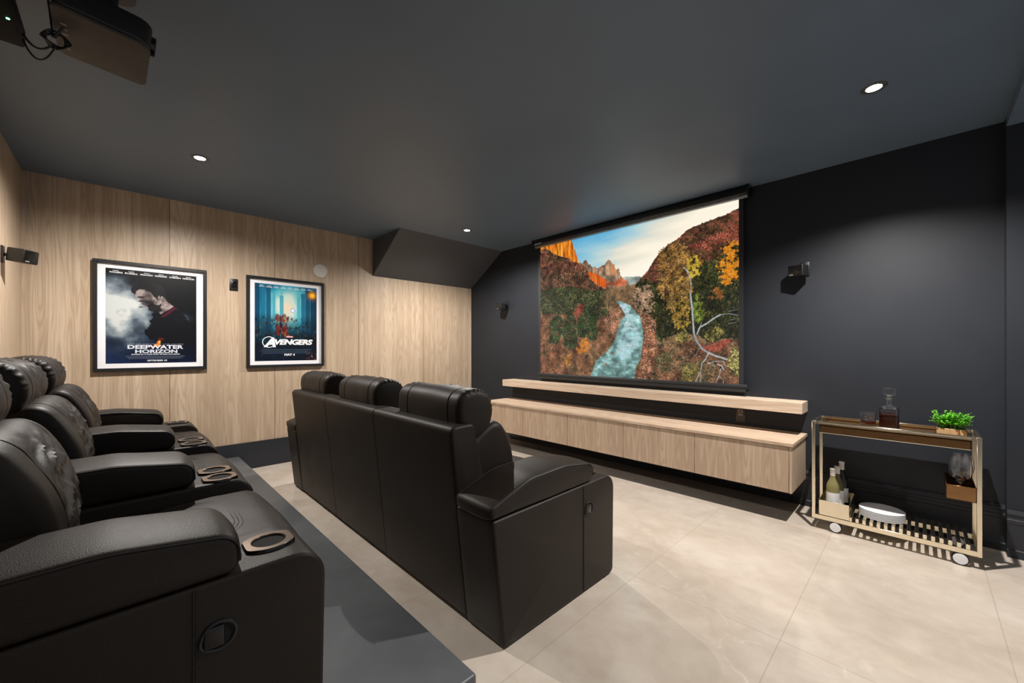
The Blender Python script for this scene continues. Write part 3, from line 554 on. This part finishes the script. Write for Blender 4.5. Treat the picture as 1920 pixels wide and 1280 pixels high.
# ------------------------------------------------------------------ satellite speakers
def speaker(loc,rz,label,tilt=0,swing=.3,ox=.03,oz=-.022):
    """origin on the wall; local +y points out of the wall"""
    t=thing('wall_speaker',loc,label,'speaker','small black wall speakers',rz)
    MB().rbox(-.030,.030,0,.012,-.055,.055,.003,2).build('wall_plate',M['black'],t)
    MB().tube([(0,.010,0),(0,.045,0)],.011,12).rbox(-.016,.016,.026,.05,-.012,.012,.004,2).build('swivel_arm',M['gloss_black'],t)
    b=MB(); R=Matrix.Translation((ox,.088,oz))@Matrix.Rotation(swing,4,'Z')@Matrix.Rotation(tilt,4,'X')
    b.rbox(-.054,.054,-.046,.046,-.044,.044,.006,3,0,R); bo=b.build('speaker_box',M['black'],t)
    g=MB(); g.rbox(-.049,.049,.044,.0495,-.039,.039,.002,2,0,R); g.build('grille',M['gloss_black'],bo)
    p=MB(); p.rbox(.012,.040,.0490,.0505,-.035,-.030,.0006,1,0,R); p.build('maker_badge',plain('silver_badge',(.6,.6,.6),.3,.6),bo)
    return t
speaker((4.268,D,1.886),PI,'small black speaker on the dark wall right of the screen',swing=-.28)
speaker((.82,D,1.872),PI,'small black speaker on the dark wall left of the screen',swing=-.28)
speaker((.74,REAR,1.87),0,'small black speaker on the wood wall at the far left edge',swing=-.55,tilt=-.12,ox=-.0,oz=.0)

# ------------------------------------------------------------------ things on the wood wall
t=thing('volume_control',(0,.8185,1.91),'black rectangular wall control between the two framed posters','wall control'); at=Vector(t.location)
MB().rbox(0.0005,.010,.782,.855,1.85,1.970,.003,2).build('cover_plate',M['black'],t,at=at)
MB().rbox(.010,.022,.797,.840,1.885,1.945,.004,2).build('keypad',M['gloss_black'],t,at=at)
MB().lathe([(.078,0.0005),(.078,.006),(.074,.010),(.02,.011),(.001,.011)],c=(0,1.663,2.166),n=48,axis='x').build('round_wall_plate',plain('ivory_blank_plate',(.62,.60,.55),.5,var=.03),at=(0,1.663,2.166),label='round ivory blank plate on the wood wall above the right poster',cat='wall plate')

W=lambda n,c,r=.6: plain(n,c,r,var=.02)
def poster(y0,y1,z0,z1,label):
    t=thing('framed_poster',(0,(y0+y1)/2,z0),label,'poster','framed film posters on the wood wall'); at=Vector(t.location)
    fw=.028; f=MB()
    for a,b,c,d in ((y0,y1,z0,z0+fw),(y0,y1,z1-fw,z1),(y0,y0+fw,z0+fw,z1-fw),(y1-fw,y1,z0+fw,z1-fw)): f.rbox(.001,.034,a,b,c,d,.002,1)
    f.build('frame',M['frame_black'],t,at=at)
    MB().box(.001,.010,y0+fw,y1-fw,z0+fw,z1-fw).build('mat_board',M['white'],t,at=at)
    return t,at
def printed(t,at,y0,y1,z0,z1,art,nm):
    picture('print',art,lambda u,v:np.stack([np.full_like(u,.0112-at.x),y0+(y1-y0)*u-at.y,z1-(z1-z0)*v-at.z],1),t,art_mat(nm,0,.35))
    def T(txt,u0,u1,v0,v1,mat,name='lettering',**k):
        w=(u1-u0)*(y1-y0);h=(v1-v0)*(z1-z0)
        return text_mesh(name,txt,mat,t,lambda a,b:(.0118-at.x,y0+(y1-y0)*u0+a-at.y,z1-(z1-z0)*v1+b-at.z),w,h,**k)
    return T
lw=W('print_pale_ink',(.78,.80,.84)); lg=W('print_grey_ink',(.30,.34,.42)); ld_=W('print_dim_ink',(.075,.10,.16)); lr=W('print_red_ink',(.55,.06,.05)); lc=W('print_cyan_ink',(.45,.62,.70))
t,at=poster(-.177,.595,1.058,2.022,'framed film poster with a bowed head in white smoke, left of the wall control')
T=printed(t,at,-.10,.517,1.127,1.955,paint_smoke(),'smoke_print')
for i,(a,b) in enumerate((('MARK','WAHLBERG'),('KURT','RUSSELL'),('JOHN','MALKOVICH'),('GINA','RODRIGUEZ'),("DYLAN","O'BRIEN"),('KATE','HUDSON'))):
    u=.035+i*.160; w=.135; T(a,u+w*.28,u+w*.72,.016,.027,lw); T(b,u,u+w,.031,.047,lw,bold=.02)
T('FROM THE DIRECTOR OF LONE SURVIVOR',.22,.84,.786,.797,lg,sp=1.5); T('DEEPWATER',.22,.84,.803,.846,W('print_silver_ink',(.60,.63,.70)),name='title',bold=.035); T('HORIZON',.30,.77,.853,.893,W('print_silver_ink_2',(.56,.60,.68)),name='title',bold=.035)
T('INSPIRED BY A TRUE STORY OF REAL LIFE HEROES',.26,.80,.900,.911,lw,bold=.02)
T('SEPTEMBER 30',.43,.65,.966,.982,lw,name='date',bold=.02)
for k in range(4): MB().box(.0112-at.x,.0117-at.x,-.10+.617*(.20+.01*k)-at.y,-.10+.617*(.86-.015*k)-at.y,1.955-.828*(.925+.0095*k)-at.z,1.955-.828*(.9215+.0095*k)-at.z).build('credit_lines',ld_,t)
t,at=poster(.924,1.696,1.056,2.023,'framed film poster with a teal city skyline and large white AVENGERS title')
T=printed(t,at,1.001,1.618,1.125,1.953,paint_city(),'city_print')
for i in range(8):
    u=.065+i*.110; T(('ROBERT','CHRIS','MARK','CHRIS','SCARLETT','JEREMY','TOM','SAMUEL L.')[i],u+.01,u+.07,.018+.002*i*0,.028,lw); T(('DOWNEY JR.','EVANS','RUFFALO','HEMSWORTH','JOHANSSON','RENNER','HIDDLESTON','JACKSON')[i],u,u+.085,.032,.046,lw,bold=.02)
T('VENGERS',.30,.93,.715,.790,lw,name='title',shear=.22,bold=.05,sp=.92); T('A',.13,.32,.695,.822,lw,name='title',shear=.30,bold=.05)
ring=MB(); P=lambda u,v:(.0121-at.x,1.001+.617*u-at.y,1.953-.828*v-at.z)
for k in range(40):
    a0=math.radians(55+k*6.6);a1=math.radians(55+(k+1)*6.6); q=[]
    for a,r in ((a0,1),(a1,1),(a1,.88),(a0,.88)): q.append(P(.215+.105*r*math.cos(a),.755-.072*r*math.sin(a)))
    ring.add(q,[(0,1,2,3)])
ring.build('title_ring',lw,t)
MB().add([P(.48,.672),P(.60,.672),P(.60,.693),P(.48,.693)],[(0,1,2,3)]).build('red_badge',lr,t); T('MARVEL',.49,.59,.675,.690,lw,bold=.03).location.x=.0006
T('MAY 4',.455,.625,.906,.936,lw,name='date',bold=.04)
for k in range(5): MB().box(.0112-at.x,.0117-at.x,1.001+.617*(.10+.02*(k%2))-at.y,1.001+.617*(.92-.03*(k%3))-at.y,1.953-.828*(.852+.0135*k)-at.z,1.953-.828*(.8475+.0135*k)-at.z).build('credit_lines',W('credit_ink',(.03,.06,.10)),t)
# ------------------------------------------------------------------ theatre sofas
HW=1.4075; PITCH=.855; SEATC=[-PITCH,0,PITCH]
ARMS=[(-HW,-HW+.25),(-.4275-.135,-.4275+.135),(.4275-.135,.4275+.135),(HW-.25,HW)]
def fold(p,n,amp,k,seed,zone):
    """leather folds: ridged noise stretched across the width"""
    q=Vector((p.x*k[0]+seed+p.z*5,p.y*k[1],p.z*k[2]+p.x*4)); a=mnoise.noise(q); b=mnoise.noise(q*2.3+Vector((3,1,2)))
    return amp*zone(p)*(min(abs(a)*1.9,.8)-.35+.45*(min(abs(b)*2,.8)-.35))
def make_sofa(loc,label):
    t=thing('theater_sofa',loc,label,'sofa','black leather three-seat theatre sofas'); L=M['leather']
    # plinth
    MB().box(-HW+.03,HW-.03,.03,.80,0,.035).build('plinth',M['black'],t)
    # rear shell with two vertical seams
    sh=rpoly([(0,.022,.012),(-.090,.902,.028),(.045,.906,.030),(.135,.50,.02),(.20,.022,.012)])
    MB2=loft(MB(),sh,-1.168,1.160,.016,grooves=(-.39,.385),gw=.004,gd=.003); MB2.build('back_shell',L,t)
    # arms
    side=rpoly([(.0,.006,.02),(-.062,.550,.012),(.848,.556,.078),(.838,.006,.03)])
    inner=rpoly([(.175,.006,.02),(.150,.550,.012),(.848,.556,.078),(.838,.006,.03)])
    for i,(a,b) in enumerate(ARMS):
        ar=loft(MB(),side if i in (0,3) else inner,a,b,.012,grooves=()); 
        arm=ar.build('armrest',L,t)
        # vertical seam with stitches on outer faces
        if i in (0,3):
            xo=a-.0006 if i==0 else b+.0006; sgn=-1 if i==0 else 1; s=MB(); s.tube([(xo,.555,.012),(xo,.556,.548)],.0022,6)
            for k in range(46): z=.02+k*.0115; s.tube([(xo+sgn*.0005,.5605,z),(xo+sgn*.0005,.5605,z+.006)],.0011,5)
            s.build('stitching',M['stitch'],arm)
            h=MB(); rp=rpoly([(-.043,-.020,.022),(-.020,.038,.03),(.043,.022,.028),(.020,-.038,.03)],.006)
            bez=MB(); ctr=(.603,.425); oy=[(ctr[0]+p.x,ctr[1]+p.y) for p in rp]
            bez.tube([(xo+sgn*.001,y,z) for y,z in oy],.0042,8,closed=True); bez.build('handle_bezel',M['black'],arm)
            h.add([(xo+sgn*.0012,y,z) for y,z in oy],[tuple(range(len(oy)))]); 
            h.rbox(min(xo,xo+sgn*.006),max(xo,xo+sgn*.006),ctr[0]-.028,ctr[0]+.010,ctr[1]-.022,ctr[1]+.026,.002,2,mi=1)
            h.build('recliner_handle',[M['slot'],M['gloss_black']],arm)
        # arched pad
        x_=-.064 if i in (0,3) else .150
        pp=rpoly([(x_,.556,.006),(x_-.002,.600+(.05 if x_>0 else 0),.022),(.165,.676,.25),(.42,.682,.3),(.648,.650,.055),(.646,.559,.03)],.02)
        pad=loft(MB(),pp,a+.001,b-.001,.016,bulge=.010); pad.disp(lambda p,n:.0015*mnoise.noise(p*9)); po=pad.build('arm_pad',L,arm)
        tp=[p for p in pp if p.y>.585]; tp.sort(key=lambda p:p.x)
        for x in (a+.0035,b-.0035): MB().tube([(x,p.x,p.y-.0035) for p in tp],.0022,6).build('piping',M['stitch'],po)
        # cup holders
        w=b-a; cs=[(a+b)/2] if i in (0,3) else [(a+b)/2-.068,(a+b)/2+.068]
        for c in cs:
            m=MB(); y0=.735; z0=.552
            # square bevelled plate, shallow round recess; black floor imitates a deep well's shade
            n=40; sq=[]; 
            for k in range(n):
                th=2*PI*k/n; r=1/((abs(math.cos(th))**6+abs(math.sin(th))**30)**(1/30)); sq.append((math.cos(th)*r,math.sin(th)*r))
            rings=[(.060,z0-.002,1),(.060,z0+.008,1),(.0575,z0+.0115,1),(.0425,z0+.0118,0),(.041,z0+.010,0),(.039,z0+.0062,0),(.001,z0+.006,0)]
            vs=[];fs=[]
            for r,z,isq in rings:
                for k in range(n):
                    th=2*PI*k/n; q=sq[k] if isq else (math.cos(th),math.sin(th)); vs.append((c+q[0]*r,y0+q[1]*r,z))
            for i2 in range(len(rings)-1):
                for k in range(n): fs.append((i2*n+k,i2*n+(k+1)%n,(i2+1)*n+(k+1)%n,(i2+1)*n+k))
            nn=n*4; m.add(vs,fs[:n*2],2,True); m.add(vs,fs[n*2:nn],0,False); m.add(vs,fs[nn:],1,True)
            m.build('cup_holder',[M['cupmetal'],M['slot'],M['gloss_black']],arm)
    hw=.287
    for j,c in enumerate(SEATC):
        sw=.292
        # seat
        sp=rpoly([(.14,.30,.02),(.12,.485,.03),(.45,.500,.5),(.70,.512,.4),(.868,.505,.10),(.885,.36,.05),(.872,.295,.02)],.018)
        se=loft(MB(),sp,c-sw,c+sw,.022,bulge=.010); se.disp(lambda p,n:.003*mnoise.noise(p*6)); so_=se.build('seat_cushion',L,t)
        fp=rpoly([(.60,.04,.01),(.60,.292,.01),(.872,.292,.025),(.870,.045,.025)],.03)
        loft(MB(),fp,c-sw,c+sw,.016).build('footrest',L,t)
        s=MB()
        top=sorted([p for p in sp if p.y>.40 and .13<p.x<.875],key=lambda p:p.x)
        def zt(y):
            for p,q in zip(top,top[1:]):
                if p.x<=y<=q.x and q.x>p.x: return p.y+(q.y-p.y)*(y-p.x)/(q.x-p.x)
            return .49
        for d in (0,.011,.022):
            pts=[]; xr=sw-.075-d; yf=.735-d; rc=.13-d*.5
            for k in range(9): pts.append((xr,.30+(yf-rc-.30)*k/8))
            for k in range(1,9): a_=PI/2*k/8; pts.append((xr-rc+rc*math.cos(a_),yf-rc+rc*math.sin(a_)))
            for k in range(1,8): pts.append(((xr-rc)*(1-2*k/8),yf))
            full=pts[:17]+pts[17:]+[(-x,y) for x,y in reversed(pts[:17])]
            s.tube([(c+x,y,zt(y)+.0095*(1-(x/sw)**2)+.0004) for x,y in full],.0014,5)
        s.build('stitching',M['stitch'],so_)
        # back cushion
        bp=smooth_closed([(.10,.50),(.085,.66),(.075,.79),(.12,.835),(.185,.872),(.238,.885),(.282,.862),(.318,.808),(.345,.745),(.362,.675),(.366,.60),(.350,.515),(.22,.492)],9); bp=[p-Vector((.033,0)) for p in bp]
        zone=lambda p:max(0,1-abs((p.x-c)/.19)**4)*max(0,min(1,(p.z-.53)/.08))*max(0,min(1,(.885-p.z)/.05))*(1 if p.y>.13 else 0)
        bc=loft(MB(),bp,c-hw,c+hw,.030,grooves=(c-.185,c+.185),gw=.005,gd=.006,step=.008,bulge=.014)
        sd=j*7.7
        bc.disp(lambda p,n:fold(p,n,.017,(9,11,15),sd,zone)+.004*mnoise.noise(p*7)); bc.build('back_cushion',L,t)
        # headrest roll
        hp=smooth_closed([(.012,.975),(.020,.905),(.055,.850),(.100,.822),(.165,.838),(.205,.880),(.226,.940),(.220,1.000),(.188,1.048),(.128,1.070),(.062,1.062),(.022,1.030)],10)
        bc=loft(MB(),[p-Vector((.035,.012)) for p in hp],c-.312,c+.286,.034,grooves=(c-.185,c+.185),gw=.005,gd=.005,step=.010,dome=.006,bulge=.006)
        cen=Vector((.085,.935))
        def hd(p,n):
            th=math.atan2(p.z-cen.y,p.y-cen.x); e=abs(p.x-c)
            pk=max(0,1-((e-.268)/.032)**2)*max(0,min(1,(p.z-.93)/.06))*max(0,min(1,(p.y-.0)/.06))*.0032*math.sin(th*30+math.sin(th*5)*2+(p.x-c)*6)
            zf=max(0,1-abs((p.x-c)/.17)**4)*(1 if p.y>.09 else 0)
            return pk*(1 if abs(n.x)<.75 else 0)+fold(p,n,.009,(12,10,12),sd+4,lambda q:zf)+.003*mnoise.noise(p*8)
        bc.disp(hd); bc.build('headrest',L,t)
    return t
sf=make_sofa((2.3025,1.13,0),'black leather three-seat theatre sofa on the tiled floor, its back to the viewer')
sr=copy_tree(sf); sr.location=(2.3475,-.44,.15); sr['label']='black leather three-seat theatre sofa on the grey riser against the wood wall'
# ------------------------------------------------------------------ projector and its box under the ceiling
pj=thing('ceiling_projector',(2.70,-.05,2.392),'dark projector hanging from the ceiling at the upper left, pale brown underside','projector',rz=math.radians(0))
pj.rotation_euler=(math.radians(-5),0,0)
pb=rpoly([(-.125,-.125,.03),(-.125,.125,.03),(.19,.130,.045),(.19,-.125,.02)],.02)
MB2=loft(MB(),pb,0,.012,.004,axis='z'); MB2.build('underside',plain('taupe_plastic',(.055,.044,.036),.6),pj)
MB2=loft(MB(),[p*.985 for p in pb],.012,.105,.012,axis='z'); MB2.build('casing',M['black'],pj)
MB().lathe([(.030,.118),(.036,.120),(.036,.140),(.030,.142),(.026,.128),(.001,.126)],c=(.10,0,.058),n=28,axis='y').build('lens',[M['gloss_black']],pj)
MB().tube([(0,0,.10),(0,0,.268)],.022,16).lathe([(.001,.262),(.07,.262),(.07,.269),(.001,.269)],n=24).build('ceiling_mount',M['black'],pj)
bt=MB()
for k in range(6): bt.rbox(-.07+k*.032,-.062+k*.032,-.105,-.09,-.0012,.001,.0005,1)
bt.build('button_marks',plain('button_print',(.35,.33,.30),.5),pj)
MB().rbox(.02,.07,-.10,-.06,.104,.15,.004,2).build('cable_clip',M['black'],pj)
rb=thing('media_receiver',(2.705,-.350,2.36),'black box with a green light hanging from the ceiling behind the projector','receiver')
MB().rbox(-.17,.17,-.09,.09,.03,.10,.012,3).build('box',plain('matte_black_case',(.006,.006,.006),.7,spec=.15),rb)
MB().tube([(0,0,.10),(0,0,.294)],.014,10).build('hanger',plain('matte_black_case',(.006,.006,.006),.7,spec=.15),rb)
MB().lathe([(.0045,.0),(.0045,-.002),(.001,-.003)],c=(.012,.07,.0305),n=12).build('power_light',emit('green_led',(.1,1,.25),14),rb)
cb=MB()
for k in range(4):
    r=.026+.005*k; pts=[(.0+.015*math.sin(a*2+k),.115+.03*math.cos(a)+.004*k,-.0+.045+r*.7*math.sin(a)-.02) for a in [2*PI*i/24 for i in range(24)]]; cb.tube(pts,.0035,6,closed=True)

for S,E,sag,r in (((-.10,.035,.056),(-.005,.115,.012),.035,.0035),((-.14,.03,.056),(.0,.12,.0),.060,.003),((.02,.118,.02),(.03,.155,.083),-.004,.004),((.0,.115,.03),(.035,.09,.318),.0,.0032)):
    S,E=Vector(S),Vector(E); cb.tube([S.lerp(E,k/14)-Vector((0,0,sag*4*(k/14)*(1-k/14))) for k in range(15)],r,6)
cb.build('cable_bundle',M['black'],at=(0,0,0)); co=bpy.data.objects['cable_bundle']; co.location=(2.745,-.290,2.335); tag(co,'coil of thin black cables hanging beside the projector','cable')

# ------------------------------------------------------------------ bar cart
X0,X1,Y0,Y1,Z0,Z1=4.380,5.156,3.462,3.790,.070,.747; w=.019
ct=thing('bar_cart',((X0+X1)/2,(Y0+Y1)/2,0),'champagne metal bar cart on white wheels against the dark wall','bar cart'); at=Vector(ct.location)
G=M['gold']
for y in (Y0,Y1-w):
    f=MB(); 
    for a,b,c,d in ((X0,X0+w,Z0,Z1),(X1-w,X1,Z0,Z1),(X0+w,X1-w,Z0,Z0+.030),(X0+w,X1-w,Z1-.020,Z1)): f.rbox(a,b,y,y+w,c,d,.0012,1)
    f.build('side_frame',G,ct,at=at)
for x in (X0,X1-w):
    for z0 in (Z0,Z1-w): MB().rbox(x,x+w,Y0+w,Y1-w,z0,z0+w,.0012,1).build('cross_rail',G,ct,at=at)
tr=MB(); tx0,tx1,ty0,ty1=4.424,5.116,3.464,3.788
tr.rbox(tx0,tx1,ty0,ty1,.716,.722,.001,1)
for a,b,c,d in ((tx0,tx1,ty0,ty0+.004),(tx0,tx1,ty1-.004,ty1),(tx0,tx0+.004,ty0,ty1),(tx1-.004,tx1,ty0,ty1)): tr.rbox(a,b,c,d,.672,.738,.0008,1)
tro=tr.build('tray',M['smoke'],ct,at=at)
e=MB()
for z in (.671,.738): 
    for q in (((tx0,ty0-.001,z),(tx1,ty0-.001,z)),((tx0,ty1,z),(tx1,ty1,z))): e.tube(q,.0016,6)
e.build('tray_edge',G,tro,at=Vector((0,0,0))+at)
for k in range(15):
    x=4.612+k*.0345; MB().rbox(x,x+.017,Y0+.002,Y1-.004,.1005,.128,.0008,1).build('slat',G,ct,at=at)
# bottle bin and glass bin
def bin_(name,a,b,c,d,z0,z1,t_=.003,mat=G,back=None):
    m=MB(); m.rbox(a,b,c,d,z0,z0+t_,.0008,1); zb=back or z1
    m.rbox(a,b,c,c+t_,z0,z1,.0008,1); m.rbox(a,b,d-t_,d,z0,zb,.0008,1); m.rbox(a,a+t_,c,d,z0,z1,.0008,1); m.rbox(b-t_,b,c,d,z0,z1,.0008,1); m.build(name,mat,ct,at=at)
bin_('bottle_bin',4.4175,4.582,3.466,3.786,.101,.204); bin_('glass_bin',5.018,5.136,3.468,3.786,.372,.456,mat=M['smoke'])
MB().rbox(4.582,4.594,3.466,3.786,.101,.128,.0008,1).build('slat',G,ct,at=at)
for x in (4.508,5.074):
    for y in (Y0-.004,Y1-.028):
        MB().lathe([(.0352,.004),(.0355,.008),(.0355,.022),(.0352,.026)],c=(x,y,.036),n=36,axis='y').build('wheel',M['black'],ct,at=at)
        h=bpy.data.objects; wo=[o for o in ct.children if o.name.startswith('wheel')][-1]
        MB().lathe([(.030,.0035),(.029,.001),(.001,.0)],c=(x,y,.036),n=32,axis='y').build('hub_cap',M['ceramic'],wo,at=at)
        MB().rbox(x-.012,x+.012,y+.006,y+.026,.062,.072,.002,1).build('fork',M['black'],ct,at=at)
# bottles
def bottle(x,y,mat_g,mat_l,label,tall=.318):
    t=thing('wine_bottle',(x,y,.1042),label,'bottle','wine bottles in the cart bin')
    k=tall/.318
    out=[(.001,.006),(.030,.0),(.0365,.004),(.037,.10*k),(.037,.185*k),(.033,.205*k),(.020,.235*k),(.0145,.255*k),(.0140,.300*k),(.0155,.302*k),(.0155,.312*k),(.001,.313*k)]
    MB().lathe(out,n=32).build('glass',mat_g,t)
    MB().lathe([(.0376,.05),(.0376,.150)],n=32,cap=False).build('label',mat_l,t)
    MB().lathe([(.0153,.262*k),(.0153,.300*k),(.0166,.302*k),(.0166,.3135*k),(.001,.315*k)],n=24,cap=False).build('capsule',M['capsule'],t)
M['capsule']=plain('pale_foil',(.62,.58,.54),.4); M['wlabel']=plain('white_paper_label',(.74,.75,.78),.6,var=.03)
def tint(name,col,rough=.05):
    t=NT(name); t.set(base=col,rough=rough,trans=.55,ior=1.45,spec=.6); return t.m
bottle(4.485,3.545,tint('pale_green_wine_glass',(.42,.38,.16)),M['wlabel'],'front white-wine bottle with white label in the gold cart bin')
bottle(4.500,3.630,tint('olive_wine_glass',(.25,.22,.08)),M['wlabel'],'middle wine bottle with white label in the gold cart bin')
bottle(4.515,3.715,plain('dark_wine_glass',(.012,.012,.009),.08),M['wlabel'],'dark wine bottle at the back of the gold cart bin',.335)
# plates
for k in range(7):
    pr=[(.001,.004),(.07,.004),(.085,.0),(.113,.0040),(.1155,.0056),(.113,.0068),(.085,.0040),(.001,.0048)]
    nm=['lowest','second from the bottom','third from the bottom','middle','third from the top','second from the top','topmost'][k]
    o=MB().lathe([(r,z) for r,z in pr],n=56).build('plate',M['ceramic']); o.location=(4.732,3.622,.1285+.0080*k); tag(o,'round white plate, %s of the stack on the cart'%nm,'plate','white plates stacked on the cart')
# decanter and tumbler
gl=glass('clear_glass'); wh=glass('amber_whiskey',(.42,.06,.015),1.36)
d=thing('whiskey_decanter',(4.768,3.645,.7225),'square glass decanter of dark amber spirit with a block stopper','decanter')
def sq(h,r,z): return [(-h,-h,r),(h,-h,r),(h,h,r),(-h,h,r)]
def sqlathe(prof,rc=.008,n=None):
    """stack of rounded squares (half width, z, corner roundness)"""
    m=MB(); R=[]; N=40
    for hwid,z,p in prof:
        ring=[]
        for k in range(N):
            th=2*PI*k/N; c_,s_=math.cos(th),math.sin(th); r=hwid/((abs(c_)**p+abs(s_)**p)**(1/p)); ring.append((r*c_,r*s_,z))
        R.append(ring)
    vs=[q for r in R for q in r]; fs=[]
    for i in range(len(R)-1):
        for k in range(N): fs.append((i*N+k,i*N+(k+1)%N,(i+1)*N+(k+1)%N,(i+1)*N+k))
    fs+=[tuple(reversed(range(N))),tuple((len(R)-1)*N+k for k in range(N))]
    return m.add(vs,fs,0,True)
sqlathe([(.044,0,9),(.046,.003,9),(.046,.115,9),(.043,.125,7),(.030,.133,4),(.017,.140,2),(.0155,.150,2),(.0155,.172,2),(.024,.175,2),(.024,.180,2),(.0125,.181,2),(.0120,.150,2),(.0135,.140,2),(.028,.130,4),(.0425,.120,7),(.0425,.008,9)]).build('bottle_glass',gl,d)
sqlathe([(.0415,.0085,9),(.0423,.010,9),(.0423,.082,9),(.042,.0825,9)]).build('whiskey',wh,d)
sqlathe([(.012,.183,2),(.013,.188,2),(.010,.192,2),(.014,.197,3),(.029,.200,8),(.030,.203,8),(.030,.235,8),(.029,.238,8)]).build('stopper',gl,d); d.scale=(1.07,1.07,1.11)
tm=thing('rocks_glass',(4.662,3.640,.7225),'short cut-glass tumbler beside the decanter on the cart','glass')
n=48; m=MB(); prof=[(.034,0),(.038,.003),(.043,.078),(.0435,.080),(.0405,.080),(.037,.016),(.001,.015)]
m.lathe(prof,n=n); m.disp(lambda p,nn:.0011*math.cos(12*math.atan2(p.y,p.x)+p.z*60) if .006<p.z<.055 and math.hypot(p.x,p.y)>.033 else 0); m.build('tumbler_glass',gl,tm)
MB().lathe([(.0355,.0165),(.0372,.030),(.001,.030)],n=32).build('whiskey_pour',wh,tm); tm.scale=(1,1,1.2)
ice=MB(); 
for k in range(3): ice.rbox(-.011,.011,-.011,.011,-.011,.011,.003,2,0,Matrix.Translation((.013*math.cos(k*2.2),.013*math.sin(k*2.2),.036+.006*k))@Matrix.Rotation(k+.4,4,'X')@Matrix.Rotation(k*.8,4,'Z'))
ice.build('ice_cubes',gl,tm)
# wine glasses
for (x,y),lb in (((5.078,3.555),'front large wine glass standing in the small bin of the cart'),((5.092,3.680),'rear wine glass standing in the small bin of the cart')):
    t=thing('wine_glass',(x,y,.3755),lb,'glass','wine glasses in the cart bin')
    MB().lathe([(.001,.0),(.034,.0),(.034,.002),(.006,.005),(.0038,.012),(.0036,.075),(.008,.082),(.027,.094),(.043,.118),(.050,.150),(.049,.185),(.041,.228),(.0402,.228),(.0480,.185),(.0490,.150),(.0418,.119),(.026,.0960),(.001,.0880)],n=36).build('glass_bowl',gl,t)
# plant
pt=thing('potted_plant',(5.047,3.640,.7225),'bright green leafy plant in a gold rectangular pot on the cart','plant')
m=MB(); a,b,c_,d_=-.064,.060,-.042,.042
m.rbox(a,b,c_,d_,0,.030,.001,1)
for q in ((a,b,c_,c_+.006),(a,b,d_-.006,d_),(a,a+.006,c_,d_),(b-.006,b,c_,d_)): m.rbox(q[0],q[1],q[2],q[3],.028,.040,.001,1)
m.build('pot',plain('tan_gold_pot',(.55,.38,.20),.4,.35),pt)
MB().box(a+.006,b-.006,c_+.006,d_-.006,.030,.034).build('soil',plain('potting_soil',(.03,.02,.014),.9),pt)
def leaf_mat():
    t=NT('fresh_leaf'); g=t.n('ShaderNodeObjectInfo'); n=t.noise(t.co(),70,2); t.set(base=t.ramp(n,[(.3,(.05,.26,.015)),(.5,(.14,.52,.03)),(.7,(.32,.74,.06))]),rough=.45,spec=.4); return t.m
lf=MB(); st=MB(); rnd=random.Random(3)
for i in range(170):
    bx,by=rnd.uniform(-.052,.048),rnd.uniform(-.032,.032); az=rnd.uniform(0,2*PI); le=rnd.uniform(.02,.056); H=rnd.uniform(.035,.105)
    tip=Vector((bx*1.25+le*.75*math.cos(az),by*1.25+le*.75*math.sin(az),.034+H)); base=Vector((bx,by,.034)); mid=(base+tip)/2+Vector((0,0,.012))
    st.tube([base,mid,tip],.0008,4)
    for j in range(11):
        f=.3+.7*j/10; p=base.lerp(mid,f*2) if f<.5 else mid.lerp(tip,f*2-1); a2=az+j*2.4+rnd.uniform(-.4,.4); L=rnd.uniform(.009,.015); wd_=L*.34; el=rnd.uniform(-.1,.8)
        dr=Vector((math.cos(a2)*math.cos(el),math.sin(a2)*math.cos(el),math.sin(el))); sd=dr.cross(Vector((0,0,1))).normalized(); nn=sd.cross(dr)
        lf.add([p,p+dr*L*.35+sd*wd_+nn*.001,p+dr*L*.75+sd*wd_*.75,p+dr*L,p+dr*L*.75-sd*wd_*.75,p+dr*L*.35-sd*wd_+nn*.001,p+dr*L*.5-nn*.0012],[(0,1,6),(1,2,6),(2,3,6),(3,4,6),(4,5,6),(5,0,6)],0,True)
lf.build('foliage',leaf_mat(),pt); st.build('stems',plain('green_stem',(.05,.16,.02),.6),pt)
